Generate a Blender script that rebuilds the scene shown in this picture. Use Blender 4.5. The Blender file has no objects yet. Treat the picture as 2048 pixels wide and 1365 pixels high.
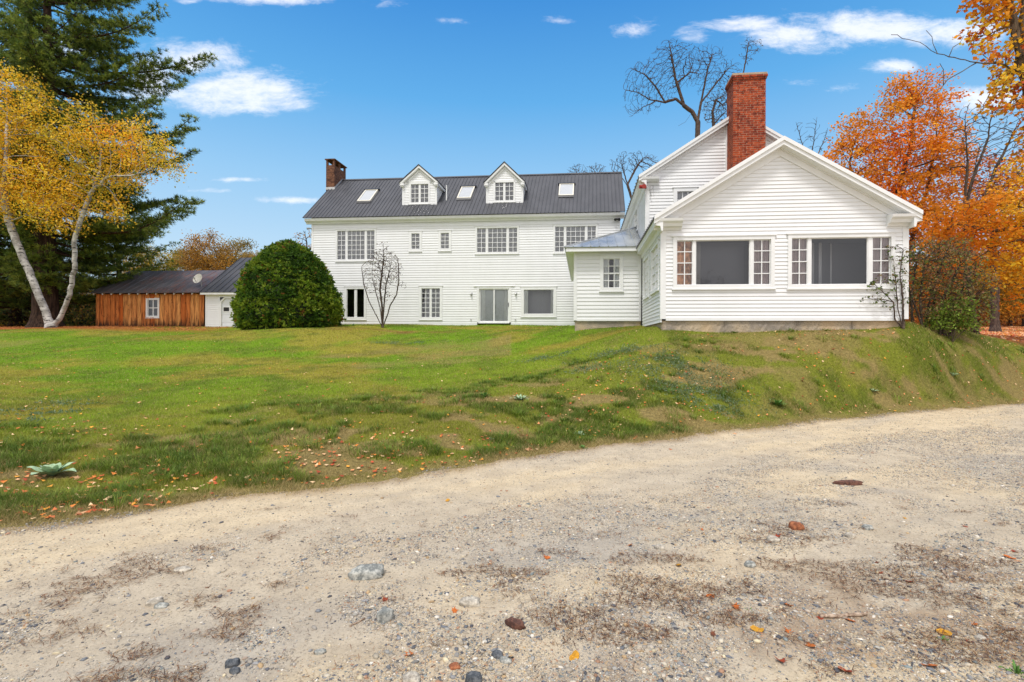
import bpy, math, random
import numpy as np
from mathutils import Vector, Matrix

random.seed(7)
RNG = np.random.default_rng(11)
SC = bpy.context.scene
COL = SC.collection

# ------------------------------------------------------------------ camera
ROLL = math.radians(0.25)
CAM = np.array([0.0, 0.0, 1.6])
CR = np.array([math.cos(ROLL), 0, math.sin(ROLL)])
CU = np.array([-math.sin(ROLL), 0, math.cos(ROLL)])
cd = bpy.data.cameras.new('camera')
cam = bpy.data.objects.new('camera', cd)
COL.objects.link(cam)
cam.matrix_world = Matrix(((CR[0], CU[0], 0, 0), (CR[1], CU[1], -1, 0), (CR[2], CU[2], 0, 1.6), (0, 0, 0, 1)))
cd.sensor_width = 36; cd.lens = 1000 / 2048 * 36
cd.clip_start = 0.05; cd.clip_end = 3000
SC.camera = cam
SC.render.resolution_x = 1024; SC.render.resolution_y = 682

# ------------------------------------------------------------------ light and sky
SUN_EL, SUN_AZ = 64, 203        # azimuth clockwise from +Y: behind the camera, a little to the left
SC.view_settings.view_transform = 'Standard'
SC.view_settings.look = 'None'
SC.view_settings.exposure = 0.5
SC.view_settings.gamma = 1
sl = bpy.data.lights.new('sun', 'SUN'); sun = bpy.data.objects.new('sun', sl); COL.objects.link(sun)
sl.energy = 2.0; sl.angle = math.radians(12); sl.color = (1, .965, .925)
az, el = math.radians(SUN_AZ), math.radians(SUN_EL)
sd = Vector((math.sin(az) * math.cos(el), math.cos(az) * math.cos(el), math.sin(el)))
sun.rotation_euler = sd.to_track_quat('Z', 'Y').to_euler()

W = bpy.data.worlds.new('World'); SC.world = W; W.use_nodes = True
SC.cycles.max_bounces = 8; SC.cycles.transparent_max_bounces = 16
SC.cycles.use_denoising = True


class NT:
    def __init__(s, tree):
        s.t = tree; tree.nodes.clear()

    def n(s, typ, **kw):
        nd = s.t.nodes.new(typ)
        ins = kw.pop('i', {})
        for k, v in kw.items(): setattr(nd, k, v)
        for k, v in ins.items():
            if isinstance(v, bpy.types.NodeSocket): s.t.links.new(v, nd.inputs[k])
            else:
                if isinstance(v, tuple) and len(v) == 3 and nd.inputs[k].type == 'RGBA': v = (*v, 1)
                nd.inputs[k].default_value = v
        return nd

    def math(s, op, a, b=0.0, c=0.0, clamp=False):
        return s.n('ShaderNodeMath', operation=op, use_clamp=clamp, i={0: a, 1: b, 2: c}).outputs[0]

    def vm(s, op, a, b=(0, 0, 0)):
        nd = s.n('ShaderNodeVectorMath', operation=op, i={0: a, 1: b})
        return nd.outputs['Value'] if op in ('DOT_PRODUCT', 'LENGTH') else nd.outputs[0]

    def mix(s, f, a, b, bt='MIX'):
        nd = s.n('ShaderNodeMix', data_type='RGBA', blend_type=bt)
        for k, v in ((0, f), (6, a), (7, b)):
            if isinstance(v, bpy.types.NodeSocket): s.t.links.new(v, nd.inputs[k])
            else: nd.inputs[k].default_value = (*v, 1) if isinstance(v, tuple) and len(v) == 3 else v
        return nd.outputs[2]

    def noise(s, vec, scale, detail=4, rough=.55, out=0):
        return s.n('ShaderNodeTexNoise', i={'Vector': vec, 'Scale': scale, 'Detail': float(detail), 'Roughness': rough}).outputs[out]

    def ss(s, x, a, b, c=0.0, d=1.0):
        return s.n('ShaderNodeMapRange', interpolation_type='SMOOTHSTEP', i={0: x, 1: a, 2: b, 3: c, 4: d}).outputs[0]

    def vec(s, v, scale, loc=(0, 0, 0)):
        return s.n('ShaderNodeMapping', i={'Vector': v, 'Scale': scale, 'Location': loc}).outputs[0]


def pdir(px, py):
    r = CR * (px - 1024) / 1000 + CU * (682.5 - py) / 1000 + np.array([0, 1, 0])
    return r / np.linalg.norm(r)


def build_world():
    g = NT(W.node_tree)
    sky = g.n('ShaderNodeTexSky', sky_type='NISHITA', sun_disc=False, sun_elevation=el, sun_rotation=az,
              altitude=200, air_density=1.35, dust_density=.25, ozone_density=3.0)
    tc = g.n('ShaderNodeTexCoord').outputs['Generated']
    sx = g.n('ShaderNodeSeparateXYZ', i={0: tc})
    x, y, z = sx.outputs
    hs = g.n('ShaderNodeHueSaturation', i={'Hue': .5, 'Saturation': 1.18, 'Value': 1.0, 'Color': sky.outputs[0]}).outputs[0]
    # thin haze pales the sky towards the horizon
    ramp = g.n('ShaderNodeValToRGB', i={0: z})
    e = ramp.color_ramp.elements
    stops = [(0, (204, 224, 238)), (.13, (192, 219, 240)), (.29, (152, 202, 240)), (.43, (96, 174, 233)), (.6, (48, 134, 214))]
    while len(e) < len(stops): e.new(.5)
    for q, (p_, c_) in zip(e, stops): q.position = p_; q.color = (*L3(*c_), 1)
    grad = g.vm('MULTIPLY', ramp.outputs[0], (9.6, 9.6, 9.6))
    hs = g.mix(.8, hs, grad)
    # clouds lie on a flat layer far above the place
    zz = g.math('ADD', g.math('MAXIMUM', z, 0.0), .09)
    cv = g.n('ShaderNodeCombineXYZ', i={0: g.math('DIVIDE', x, zz), 1: g.math('DIVIDE', y, zz), 2: 0.0}).outputs[0]
    n1 = g.noise(g.vec(cv, (1.3, 2.6, 1), (3.1, 1.7, 0)), 2.2, 7, .62)
    n2 = g.noise(g.vec(cv, (1.2, 2.2, 1), (7.0, 2.0, 0)), 7.0, 5, .6)
    nn = g.math('ADD', g.math('MULTIPLY', n1, .72), g.math('MULTIPLY', n2, .28))
    # banks of broken cloud ahead: centre and half widths as tangents of azimuth and elevation
    yy = g.math('MAXIMUM', y, .05)
    u, v = g.math('DIVIDE', x, yy), g.math('DIVIDE', z, yy)
    uv = g.n('ShaderNodeCombineXYZ', i={0: u, 1: v, 2: 0.0}).outputs[0]
    wrp = g.vm('MULTIPLY', g.noise(uv, 5.0, 3, out=1), (.10, .05, 0))
    w1 = g.noise(g.vec(g.vm('ADD', uv, wrp), (6.5, 17, 1), (3, 1, 0)), 1.0, 8, .66)
    w2 = g.noise(g.vec(g.vm('ADD', uv, wrp), (22, 52, 1), (1, 4, 0)), 1.0, 6, .7)
    ww = g.math('ADD', g.math('MULTIPLY', w1, .7), g.math('MULTIPLY', w2, .3))
    banks = [(395, 118, 110, 48, 1.0), (470, 185, 165, 48, 1.1), (585, 212, 70, 20, .8), (300, 160, 70, 70, .9), (540, 2, 150, 14, .9), (370, 4, 40, 14, .8), (890, 42, 50, 12, .6), (760, 10, 80, 12, .6), (1110, 42, 60, 14, .5), (1255, 62, 55, 24, .8), (1385, 66, 60, 20, .75),
             (1480, 48, 110, 18, .9), (1610, 74, 150, 30, 1.05), (1760, 56, 190, 36, 1.1), (1910, 56, 120, 32, 1.05), (1790, 130, 75, 18, .9), (1965, 195, 110, 36, 1.0), (1590, 162, 70, 14, .6), (1690, 172, 60, 12, .55), (490, 362, 60, 7, .75), (580, 402, 80, 9, .9), (420, 385, 60, 6, .6), (120, 90, 120, 60, .7)]
    m = None
    for px, py, hw, hh, k in banks:
        u0, v0 = (px - 1024) / 1000, (682.5 - py) / 1000
        a_ = g.math('MULTIPLY', g.math('SUBTRACT', u, u0), 1000 / hw); b_ = g.math('MULTIPLY', g.math('SUBTRACT', v, v0), 1000 / hh)
        r2 = g.math('ADD', g.math('MULTIPLY', a_, a_), g.math('MULTIPLY', b_, b_))
        w = g.math('MULTIPLY', g.math('EXPONENT', g.math('MULTIPLY', r2, -.8)), k)
        m = w if m is None else g.math('MAXIMUM', m, w)
    front = g.ss(g.math('ADD', m, g.math('MULTIPLY', g.math('SUBTRACT', ww, .5), 2.4)), .42, 1.12)
    front = g.math('MULTIPLY', front, .80)
    # unseen overcast behind and overhead, added to keep the light neutral
    back = g.math('MAXIMUM', g.ss(g.math('ADD', y, g.math('MULTIPLY', nn, -.3)), -.05, -.5), g.ss(z, .66, .86))
    fac = g.math('MAXIMUM', front, back)
    cc = g.mix(nn, (8.4, 8.5, 9.2), (10.6, 10.5, 10.7))
    col = g.mix(fac, hs, cc)
    bg = g.n('ShaderNodeBackground', i={'Color': col, 'Strength': .085})
    out = g.n('ShaderNodeOutputWorld', i={0: bg.outputs[0]})



# ------------------------------------------------------------------ helpers
def lin(c):
    c = np.asarray(c, float) / 255
    return np.where(c <= .04045, c / 12.92, ((c + .055) / 1.055) ** 2.4)


def L3(r, g, b, k=1.0): return tuple(float(q) * k for q in lin((r, g, b)))


build_world()


def empty(name, loc, label=None, cat=None, group=None):
    o = bpy.data.objects.new(name, None); COL.objects.link(o)
    o.location = [float(q) for q in loc]; o.empty_display_size = .3
    if label: o['label'] = label
    if cat: o['category'] = cat
    if group: o['group'] = group
    return o


def tag(o, label, cat, group=None, kind=None):
    if label: o['label'] = label
    if cat: o['category'] = cat
    if group: o['group'] = group
    if kind: o['kind'] = kind
    return o


def root_loc(p):
    l = np.zeros(3)
    while p is not None:
        l = l + np.array(p.location); p = p.parent
    return l


class MB:
    def __init__(s): s.v = []; s.f = []

    def quad(s, a, b, c, d):
        n = len(s.v); s.v += [a, b, c, d]; s.f.append((n, n + 1, n + 2, n + 3))

    def poly(s, pts):
        n = len(s.v); s.v += list(pts); s.f.append(tuple(range(n, n + len(pts))))

    def hexa(s, p):   # p: 8 points, bottom ring 0-3, top ring 4-7
        n = len(s.v); s.v += list(p)
        for f in ((3, 2, 1, 0), (4, 5, 6, 7), (0, 1, 5, 4), (1, 2, 6, 5), (2, 3, 7, 6), (3, 0, 4, 7)):
            s.f.append(tuple(n + k for k in f))

    def box(s, P, a0, a1, o0, o1, z0, z1):
        s.hexa([P(a0, o0, z0), P(a1, o0, z0), P(a1, o1, z0), P(a0, o1, z0), P(a0, o0, z1), P(a1, o0, z1), P(a1, o1, z1), P(a0, o1, z1)])

    def tube(s, pts, rad, sides=8, cap=True):
        pts = [np.asarray(p, float) for p in pts]
        if not hasattr(rad, '__len__'): rad = [rad] * len(pts)
        n0 = len(s.v); prev = None
        for i, p in enumerate(pts):
            d = pts[min(i + 1, len(pts) - 1)] - pts[max(i - 1, 0)]
            d = d / (np.linalg.norm(d) + 1e-9)
            a = np.cross(d, (0, 0, 1) if abs(d[2]) < .9 else (1, 0, 0)); a /= np.linalg.norm(a); b = np.cross(d, a)
            for k in range(sides):
                t = 2 * math.pi * k / sides
                s.v.append(p + (a * math.cos(t) + b * math.sin(t)) * rad[i])
        for i in range(len(pts) - 1):
            for k in range(sides):
                k2 = (k + 1) % sides
                s.f.append((n0 + i * sides + k, n0 + i * sides + k2, n0 + (i + 1) * sides + k2, n0 + (i + 1) * sides + k))
        if cap:
            s.f.append(tuple(n0 + k for k in range(sides))[::-1])
            s.f.append(tuple(n0 + (len(pts) - 1) * sides + k for k in range(sides)))

    def build(s, name, m, parent=None, smooth=False, base=None):
        me = bpy.data.meshes.new(name)
        org = root_loc(parent) if parent is not None else (np.array(base, float) if base is not None else np.zeros(3))
        me.from_pydata([tuple(float(q) for q in np.asarray(p) - org) for p in s.v], [], s.f)
        me.materials.append(m)
        if smooth: me.polygons.foreach_set('use_smooth', [True] * len(me.polygons))
        me.update()
        o = bpy.data.objects.new(name, me); COL.objects.link(o)
        if parent is not None: o.parent = parent
        elif base is not None: o.location = [float(q) for q in base]
        return o


def np_mesh(name, V, F, m, parent=None, colr=None, smooth=False, base=None):
    """V (n,3), F (m,k) constant k; colr (n,3) linear point colours"""
    org = root_loc(parent) if parent is not None else (np.array(base, float) if base is not None else np.zeros(3))
    V = np.asarray(V, float) - org
    F = np.asarray(F, np.int32); k = F.shape[1]
    me = bpy.data.meshes.new(name)
    me.vertices.add(len(V)); me.vertices.foreach_set('co', V.astype(np.float32).ravel())
    me.loops.add(F.size); me.loops.foreach_set('vertex_index', F.ravel())
    me.polygons.add(len(F)); me.polygons.foreach_set('loop_start', np.arange(0, F.size, k, dtype=np.int32))
    if smooth: me.polygons.foreach_set('use_smooth', np.ones(len(F), bool))
    if colr is not None:
        at = me.color_attributes.new('Col', 'FLOAT_COLOR', 'POINT')
        c4 = np.ones((len(V), 4), np.float32); c4[:, :3] = colr
        at.data.foreach_set('color', c4.ravel())
    me.materials.append(m); me.update(calc_edges=True)
    o = bpy.data.objects.new(name, me); COL.objects.link(o)
    if parent is not None: o.parent = parent
    elif base is not None: o.location = [float(q) for q in base]
    return o


def vhash(ix, iy, s):
    h = (ix.astype(np.int64) * 374761393 + iy.astype(np.int64) * 668265263 + s * 982451653) & 0x7fffffff
    h = ((h ^ (h >> 13)) * 1274126177) & 0x7fffffff
    return ((h ^ (h >> 16)) & 0xffff) / 65535.0


def vnoise(x, y, s=0):
    ix, iy = np.floor(x), np.floor(y); fx, fy = x - ix, y - iy
    fx = fx * fx * (3 - 2 * fx); fy = fy * fy * (3 - 2 * fy)
    a, b, c, d = vhash(ix, iy, s), vhash(ix + 1, iy, s), vhash(ix, iy + 1, s), vhash(ix + 1, iy + 1, s)
    return (a * (1 - fx) + b * fx) * (1 - fy) + (c * (1 - fx) + d * fx) * fy


def fbm(x, y, s=0, o=4):
    t = 0; a = .5; n = 0
    for k in range(o):
        t = t + a * vnoise(x * 2 ** k, y * 2 ** k, s + k * 17); n += a; a *= .55
    return t / n


def sst(x, a, b):
    t = np.clip((x - a) / (b - a), 0, 1); return t * t * (3 - 2 * t)


# ------------------------------------------------------------------ materials
def new_mat(name):
    m = bpy.data.materials.new(name); m.use_nodes = True
    return m, NT(m.node_tree)


def finish(g, col, rough=.6, metal=0.0, bump=None, bd=.01, bs=.5, spec=.5, extra=None):
    i = {'Base Color': col, 'Roughness': rough, 'Metallic': metal, 'Specular IOR Level': spec}
    if bump is not None:
        i['Normal'] = g.n('ShaderNodeBump', i={'Height': bump, 'Distance': bd, 'Strength': bs}).outputs[0]
    if extra: i.update(extra)
    p = g.n('ShaderNodeBsdfPrincipled', i=i)
    g.n('ShaderNodeOutputMaterial', i={0: p.outputs[0]})
    return p


def simple(name, col, rough=.6, metal=0.0, var=.12, scale=6, bd=.004, spec=.5):
    m, g = new_mat(name)
    tc = g.n('ShaderNodeTexCoord').outputs['Object']
    n = g.noise(tc, scale, 6)
    c = g.mix(g.ss(n, .3, .7), tuple(q * (1 - var) for q in col), tuple(min(1, q * (1 + var)) for q in col))
    finish(g, c, rough, metal, g.noise(tc, scale * 6, 4), bd, .4, spec)
    return m


M = {}


def mats():
    # painted clapboard
    m, g = new_mat('white_clapboard'); tc = g.n('ShaderNodeTexCoord').outputs['Object']
    geo = g.n('ShaderNodeNewGeometry')
    brd = geo.outputs['Random Per Island']
    n = g.noise(g.vec(tc, (1, 1, .35)), 1.6, 6)
    c = g.mix(g.ss(n, .35, .72), (.81, .81, .81), (.775, .775, .77))
    c = g.mix(g.math('MULTIPLY', brd, .10), c, (.60, .60, .585))
    st = g.ss(g.noise(g.vec(tc, (9, 9, .8)), 2.0, 6, .7), .63, .8)
    c = g.mix(g.math('MULTIPLY', st, .08), c, (.45, .43, .38))
    finish(g, c, .5, 0, g.noise(g.vec(tc, (2, 2, 20)), 5, 5), .003, .4, .4)
    M['clap'] = m
    M['trim'] = simple('white_trim', (.78, .78, .77), .45, var=.035, scale=3, bd=.002, spec=.4)
    M['cream'] = simple('cream_trim', (.70, .66, .56), .5, var=.05, scale=3)
    # dark ribbed metal
    for nm, b, r, rust in (('roof', (.056, .057, .064), .52, 0), ('roofold', (.095, .088, .094), .45, 1), ('rooflight', (.30, .31, .31), .30, 0)):
        m, g = new_mat('metal_' + nm); tc = g.n('ShaderNodeTexCoord').outputs['Object']
        n = g.noise(g.vec(tc, (1, .6, .6)), 1.3, 6, .6)
        n2 = g.noise(tc, 14, 4, .7)
        c = g.mix(g.ss(n, .35, .7), b, tuple(q * 1.45 for q in b))
        c = g.mix(g.math('MULTIPLY', g.ss(n2, .55, .75), .35), c, tuple(q * .55 for q in b))
        if rust:
            rr = g.math('MULTIPLY', g.ss(g.noise(g.vec(tc, (.5, .5, .25), (2, 0, 1)), 1.1, 3), .42, .56), g.ss(g.noise(g.vec(tc, (5, 1.5, 1.5)), 1.5, 6, .7), .42, .62))
            c = g.mix(g.math('MULTIPLY', rr, .75), c, (.20, .085, .06))
        ro = g.ss(n, .3, .75, r - .08, r + .12)
        finish(g, c, ro, .25 if nm != 'rooflight' else .35, g.noise(tc, 2.5, 3), .008, .2)
        M[nm] = m
    # brick
    for nm, c1, c2, mo in (('brick', L3(178, 78, 42), L3(126, 48, 30), L3(184, 156, 132)), ('brickold', L3(132, 88, 64), L3(92, 58, 46), L3(128, 112, 98))):
        m, g = new_mat(nm + '_masonry'); tc = g.n('ShaderNodeTexCoord').outputs['Object']
        sx = g.n('ShaderNodeSeparateXYZ', i={0: tc})
        v = g.n('ShaderNodeCombineXYZ', i={0: g.math('ADD', sx.outputs[0], sx.outputs[1]), 1: sx.outputs[2], 2: 0.0}).outputs[0]
        wob = g.n('ShaderNodeVectorMath', operation='ADD', i={0: v, 1: g.vm('MULTIPLY', g.noise(tc, 7, 3, out=1), (.02, .012, 0))}).outputs[0]
        bt = g.n('ShaderNodeTexBrick', i={'Vector': wob, 'Color1': c1, 'Color2': c2, 'Mortar': mo, 'Scale': 1.0, 'Mortar Size': .0058,
                                         'Mortar Smooth': .3, 'Bias': 0.0, 'Brick Width': .215, 'Row Height': .078})
        c = g.mix(g.ss(g.noise(tc, 9, 5, .7), .42, .72), bt.outputs[0], tuple(q * .42 for q in c2))
        c = g.mix(g.math('MULTIPLY', g.ss(g.noise(tc, 2.2, 5, .7), .5, .75), .45), c, L3(196, 92, 48) if nm == 'brick' else L3(118, 84, 66))
        c = g.mix(g.ss(g.noise(g.vec(tc, (1, 1, 1), (5, 5, 5)), 6.5, 6, .75), .70, .74), c, (.62, .56, .5))
        h = g.math('SUBTRACT', g.math('MULTIPLY', g.noise(tc, 30, 3), .25), bt.outputs[1])
        finish(g, c, .85, 0, h, .012, .9, .2)
        M[nm] = m
    # granite foundation
    m, g = new_mat('foundation_stone'); tc = g.n('ShaderNodeTexCoord').outputs['Object']
    c = g.mix(g.ss(g.noise(tc, 1.1, 5), .4, .62), L3(152, 142, 130), L3(190, 172, 146))
    c = g.mix(g.ss(g.noise(tc, 30, 5, .8), .5, .7), c, L3(112, 106, 100))
    wv = g.ss(g.math('ABSOLUTE', g.math('SUBTRACT', g.noise(g.vec(tc, (1, 1, 1), (1, 2, 3)), 1.6, 5, .6), .5)), .0, .018)
    c = g.mix(g.math('MULTIPLY', g.ss(g.noise(tc, .6, 2), .52, .6), .5), c, L3(196, 168, 132))
    finish(g, c, .9, 0, g.noise(tc, 8, 8, .75), .05, .8, .2)
    M['stone'] = m
    # window glass: sees through and mirrors what is behind the camera
    m, g = new_mat('window_glass')
    tc = g.n('ShaderNodeTexCoord').outputs['Object']
    bmp = g.n('ShaderNodeBump', i={'Height': g.noise(tc, .9, 2), 'Distance': .01, 'Strength': .12}).outputs[0]
    fr = g.n('ShaderNodeFresnel', i={'IOR': 1.55, 'Normal': bmp}).outputs[0]
    fr = g.math('MULTIPLY', fr, 1.5, clamp=True)
    tr = g.n('ShaderNodeBsdfTransparent', i={'Color': (.93, .94, .94, 1)})
    gl = g.n('ShaderNodeBsdfGlossy', i={'Color': (1, 1, 1, 1), 'Roughness': .015, 'Normal': bmp})
    mx = g.n('ShaderNodeMixShader', i={0: fr, 1: tr.outputs[0], 2: gl.outputs[0]})
    g.n('ShaderNodeOutputMaterial', i={0: mx.outputs[0]})
    M['glass'] = m
    M['skyglass'] = simple('skylight_blind', (.42, .44, .46), .08, var=.04, scale=2)
    M['room'] = simple('interior_wall', (.22, .21, .2), .8, var=.2, scale=1)
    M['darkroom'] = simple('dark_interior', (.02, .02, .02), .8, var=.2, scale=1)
    M['shade'] = simple('grey_blind', (.12, .12, .135), .7, var=.03, scale=1)
    M['dormer_shade'] = simple('dormer_blind', (.34, .34, .36), .7, var=.03, scale=1)
    M['pale_blind'] = simple('pale_blind', (.60, .63, .62), .7, var=.03, scale=1)
    M['sheer'] = simple('sheer_curtain', (.46, .46, .475), .8, var=.06, scale=2)
    M['white_curtain'] = simple('white_curtain', (.75, .77, .74), .8, var=.06, scale=2)
    M['mauve'] = simple('mauve_curtain', (.50, .41, .40), .8, var=.15, scale=3)
    M['orange'] = simple('rust_patterned_curtain', (.75, .36, .19), .8, var=.6, scale=7)
    M['black'] = simple('black_metal', (.025, .025, .028), .4)
    M['red'] = simple('red_paint', (.35, .03, .02), .4)
    M['grey'] = simple('grey_metal', (.35, .35, .34), .4, .3)
    M['dishw'] = simple('pale_dish', (.68, .66, .60), .4, var=.08)
    M['rafter'] = simple('pale_rafter_end', (.6, .56, .5), .7)
    M['door'] = simple('garage_door_paint', (.72, .74, .76), .45, var=.03, scale=2)
    M['gravelpad'] = simple('grey_gravel_pad', (.3, .3, .29), .9, var=.4, scale=20)
    # weathered pine boards
    m, g = new_mat('weathered_pine_boards'); tc = g.n('ShaderNodeTexCoord').outputs['Object']
    at = g.n('ShaderNodeAttribute', attribute_name='Col')
    rnd = g.n('ShaderNodeSeparateColor', i={0: at.outputs[0]})
    off = g.n('ShaderNodeCombineXYZ', i={0: g.math('MULTIPLY', rnd.outputs[0], 30.0), 1: 0.0, 2: g.math('MULTIPLY', rnd.outputs[1], 20.0)}).outputs[0]
    v = g.vm('ADD', tc, off)
    grain = g.noise(g.vec(v, (22, 22, 1.2)), 1.0, 7, .65)
    c = g.mix(rnd.outputs[0], L3(208, 106, 42), L3(238, 168, 98))
    c = g.mix(g.ss(grain, .42, .68), c, L3(112, 54, 26))
    kn = g.n('ShaderNodeTexVoronoi', i={'Vector': g.vec(v, (5.5, 5.5, 2.6)), 'Scale': 1.0}).outputs['Distance']
    c = g.mix(g.ss(kn, .16, .07), c, L3(92, 44, 24))
    # dark rain-splash staining along the foot of the boards
    stz = g.math('ADD', g.math('MULTIPLY', rnd.outputs[2], 1.0), g.math('MULTIPLY', g.noise(g.vec(v, (9, 9, 1.6)), 1.0, 5), -1.15))
    c = g.mix(g.ss(stz, -.30, .28, 0, .95), c, (.03, .02, .015))
    finish(g, c, .8, 0, grain, .01, .6, .2)
    M['pine_board'] = m
    # barks
    for nm, a, b, sc in (('bark_grey', L3(96, 84, 72), L3(52, 42, 36), (7, 7, 1.4)), ('bark_pine', L3(88, 68, 56), L3(38, 28, 24), (6, 6, 1.1)), ('bark_dark', L3(104, 88, 78), L3(60, 50, 44), (9, 9, 2)),
                         ('bark_maple', L3(128, 112, 92), L3(62, 54, 44), (10, 10, 2))):
        m, g = new_mat(nm); tc = g.n('ShaderNodeTexCoord').outputs['Object']
        n = g.noise(g.vec(tc, sc), 1.5, 7, .7)
        finish(g, g.mix(g.ss(n, .35, .65), b, a), .9, 0, n, .06, .8, .15)
        M[nm] = m
    m, g = new_mat('bark_birch'); tc = g.n('ShaderNodeTexCoord').outputs['Object']
    n = g.noise(g.vec(tc, (2.2, 2.2, 9)), 1.3, 6, .7)
    c = g.mix(g.ss(g.noise(tc, 2.0, 4), .35, .65), L3(196, 190, 184), L3(140, 134, 128))
    c = g.mix(g.ss(n, .545, .60), c, L3(40, 34, 32))
    finish(g, c, .75, 0, n, .02, .5, .2)
    M['bark_birch'] = m
    # leaves: colour from the leaf itself
    for nm, tl, ro in (('leaf', .42, .55), ('needle', .18, .6), ('blade', .30, .6), ('litter', .08, .8)):
        m, g = new_mat(nm + '_surface')
        at = g.n('ShaderNodeAttribute', attribute_name='Col').outputs[0]
        p = g.n('ShaderNodeBsdfPrincipled', i={'Base Color': at, 'Roughness': ro, 'Specular IOR Level': .25})
        t = g.n('ShaderNodeBsdfTranslucent', i={'Color': at})
        mx = g.n('ShaderNodeMixShader', i={0: tl, 1: p.outputs[0], 2: t.outputs[0]})
        g.n('ShaderNodeOutputMaterial', i={0: mx.outputs[0]})
        M[nm] = m
    # lawn soil and turf
    m, g = new_mat('lawn_turf'); tc = g.n('ShaderNodeTexCoord').outputs['Object']
    at = g.n('ShaderNodeAttribute', attribute_name='Col').outputs[0]
    n = g.noise(tc, 18, 6, .75)
    c = g.mix(g.ss(n, .3, .7), g.mix(1.0, at, (.62, .62, .6), 'MULTIPLY'), g.mix(1.0, at, (1.25, 1.2, 1.1), 'MULTIPLY'))
    finish(g, c, .95, 0, g.noise(tc, 30, 6, .8), .04, .8, .1)
    M['lawn'] = m
    # sandy track
    m, g = new_mat('sandy_track'); tc = g.n('ShaderNodeTexCoord').outputs['Object']
    at = g.n('ShaderNodeAttribute', attribute_name='Col').outputs[0]
    n = g.noise(tc, 3.2, 7, .7)
    c = g.mix(g.ss(n, .3, .7), g.mix(1.0, at, (.86, .85, .84), 'MULTIPLY'), g.mix(1.0, at, (1.1, 1.1, 1.08), 'MULTIPLY'))
    gr = g.noise(tc, 55, 4, .8)
    c = g.mix(g.math('MULTIPLY', g.ss(gr, .54, .66), .75), c, (.17, .14, .11))
    c = g.mix(g.math('MULTIPLY', g.ss(gr, .40, .33), .35), c, (.80, .72, .58))
    h = g.math('ADD', g.noise(tc, 7, 7, .7), g.math('MULTIPLY', g.noise(tc, 45, 6, .8), .35))
    finish(g, c, .95, 0, h, .03, .75, .1)
    M['sand'] = m
    # loose stones: colour per stone
    m, g = new_mat('loose_stone'); tc = g.n('ShaderNodeTexCoord').outputs['Object']
    at = g.n('ShaderNodeAttribute', attribute_name='Col').outputs[0]
    n = g.noise(tc, 60, 5, .7)
    c = g.mix(g.ss(n, .35, .7), g.mix(1.0, at, (.8, .8, .8), 'MULTIPLY'), at)
    finish(g, c, .75, 0, n, .004, .6, .3)
    M['pebble'] = m
    for nm, a, b in (('rock_grey', L3(184, 182, 172), L3(118, 120, 116)), ('rock_pale', L3(206, 196, 178), L3(150, 142, 130)), ('rock_rust', L3(176, 112, 76), L3(124, 76, 54)),
                     ('rock_dark', L3(112, 114, 116), L3(66, 70, 74)), ('rock_brown', L3(118, 82, 68), L3(78, 56, 50)), ('stick_wood', L3(190, 168, 146), L3(130, 108, 90))):
        m, g = new_mat(nm); tc = g.n('ShaderNodeTexCoord').outputs['Object']
        n = g.noise(tc, 22, 6, .7)
        c = g.mix(g.ss(n, .4, .62), b, a)
        c = g.mix(g.ss(g.noise(tc, 70, 3, .7), .6, .7), c, tuple(q * .5 for q in b))
        finish(g, c, .85, 0, n, .012, .8, .2)
        M[nm] = m


mats()

# ------------------------------------------------------------------ the lie of the land
EDGE = np.array([(-60, -40), (-20, -8), (-9, .6), (-4.35, 4.25), (-2.4, 5.3), (0, 6.85), (3.1, 8.55), (7.1, 10.7), (13.9, 13.5), (20, 15.6), (40, 21), (90, 30)], float)


def edge_y(x): return np.interp(x, EDGE[:, 0], EDGE[:, 1])


def edge_n(x): return (fbm(x * .8, x * 0 + 2, 5) - .5) * .5 + (fbm(x * 4, x * 0 + 7, 9, 4) - .5) * .26


def edge_s(x, y): return (y - edge_y(x)) * .88 + edge_n(np.asarray(x, float))


CTRL = []
for px, lst in {
    0: [(950, 5.6), (850, 8), (800, 10.5), (750, 14.5), (700, 23), (664, 33), (658, 40)],
    500: [(900, 6.9), (830, 9), (760, 13), (710, 19), (668, 30), (657, 34), (652, 42)],
    800: [(870, 7.6), (810, 9.8), (750, 14), (700, 20), (662, 27.5), (650.5, 30.5), (648, 40)],
    1000: [(860, 8.2), (800, 10), (750, 13.2), (700, 18.5), (660, 27), (651, 30), (649, 40)],
    1150: [(850, 8.8), (790, 10.2), (740, 12.5), (690, 16.5), (658, 20.5), (650.5, 23)],
    1300: [(800, 10), (740, 11.6), (700, 13), (672, 14.2), (657, 15.2), (653, 18)],
    1450: [(810, 10.4), (760, 11.4), (710, 12.6), (672, 14), (660, 15)],
    1600: [(790, 11.1), (740, 12), (700, 13), (674, 13.5), (660, 14.2), (658, 16)],
    1750: [(790, 11.7), (745, 12.3), (705, 12.9), (675, 13.5), (659, 14.0), (657, 17)],
    1870: [(775, 12.5), (735, 12.9), (700, 13.4), (672, 13.9), (663, 14.8), (661, 17)],
    1950: [(770, 13.3), (730, 13.8), (700, 14.2), (676, 14.8), (666, 15.7), (666, 20)],
    580: [(665, 23.5), (656, 26), (654, 29)], 100: [(668, 27), (660, 31)], 300: [(690, 21), (664, 31)],
    2030: [(770, 13.9), (735, 14.5), (705, 15.2), (685, 16.2), (679, 22), (660, 42), (647, 65)],
    2200: [(760, 16), (725, 17.4), (700, 19), (690, 21), (676, 26), (655, 50)],
    -300: [(900, 5.5), (800, 9), (730, 15), (680, 27), (668, 35)],
    -900: [(760, 8), (690, 22), (672, 40)]}.items():
    for py, d in lst:
        CTRL.append(((px - 1024) / 1000 * d, d, 1.6 + (682.5 - py) / 1000 * d))
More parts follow.
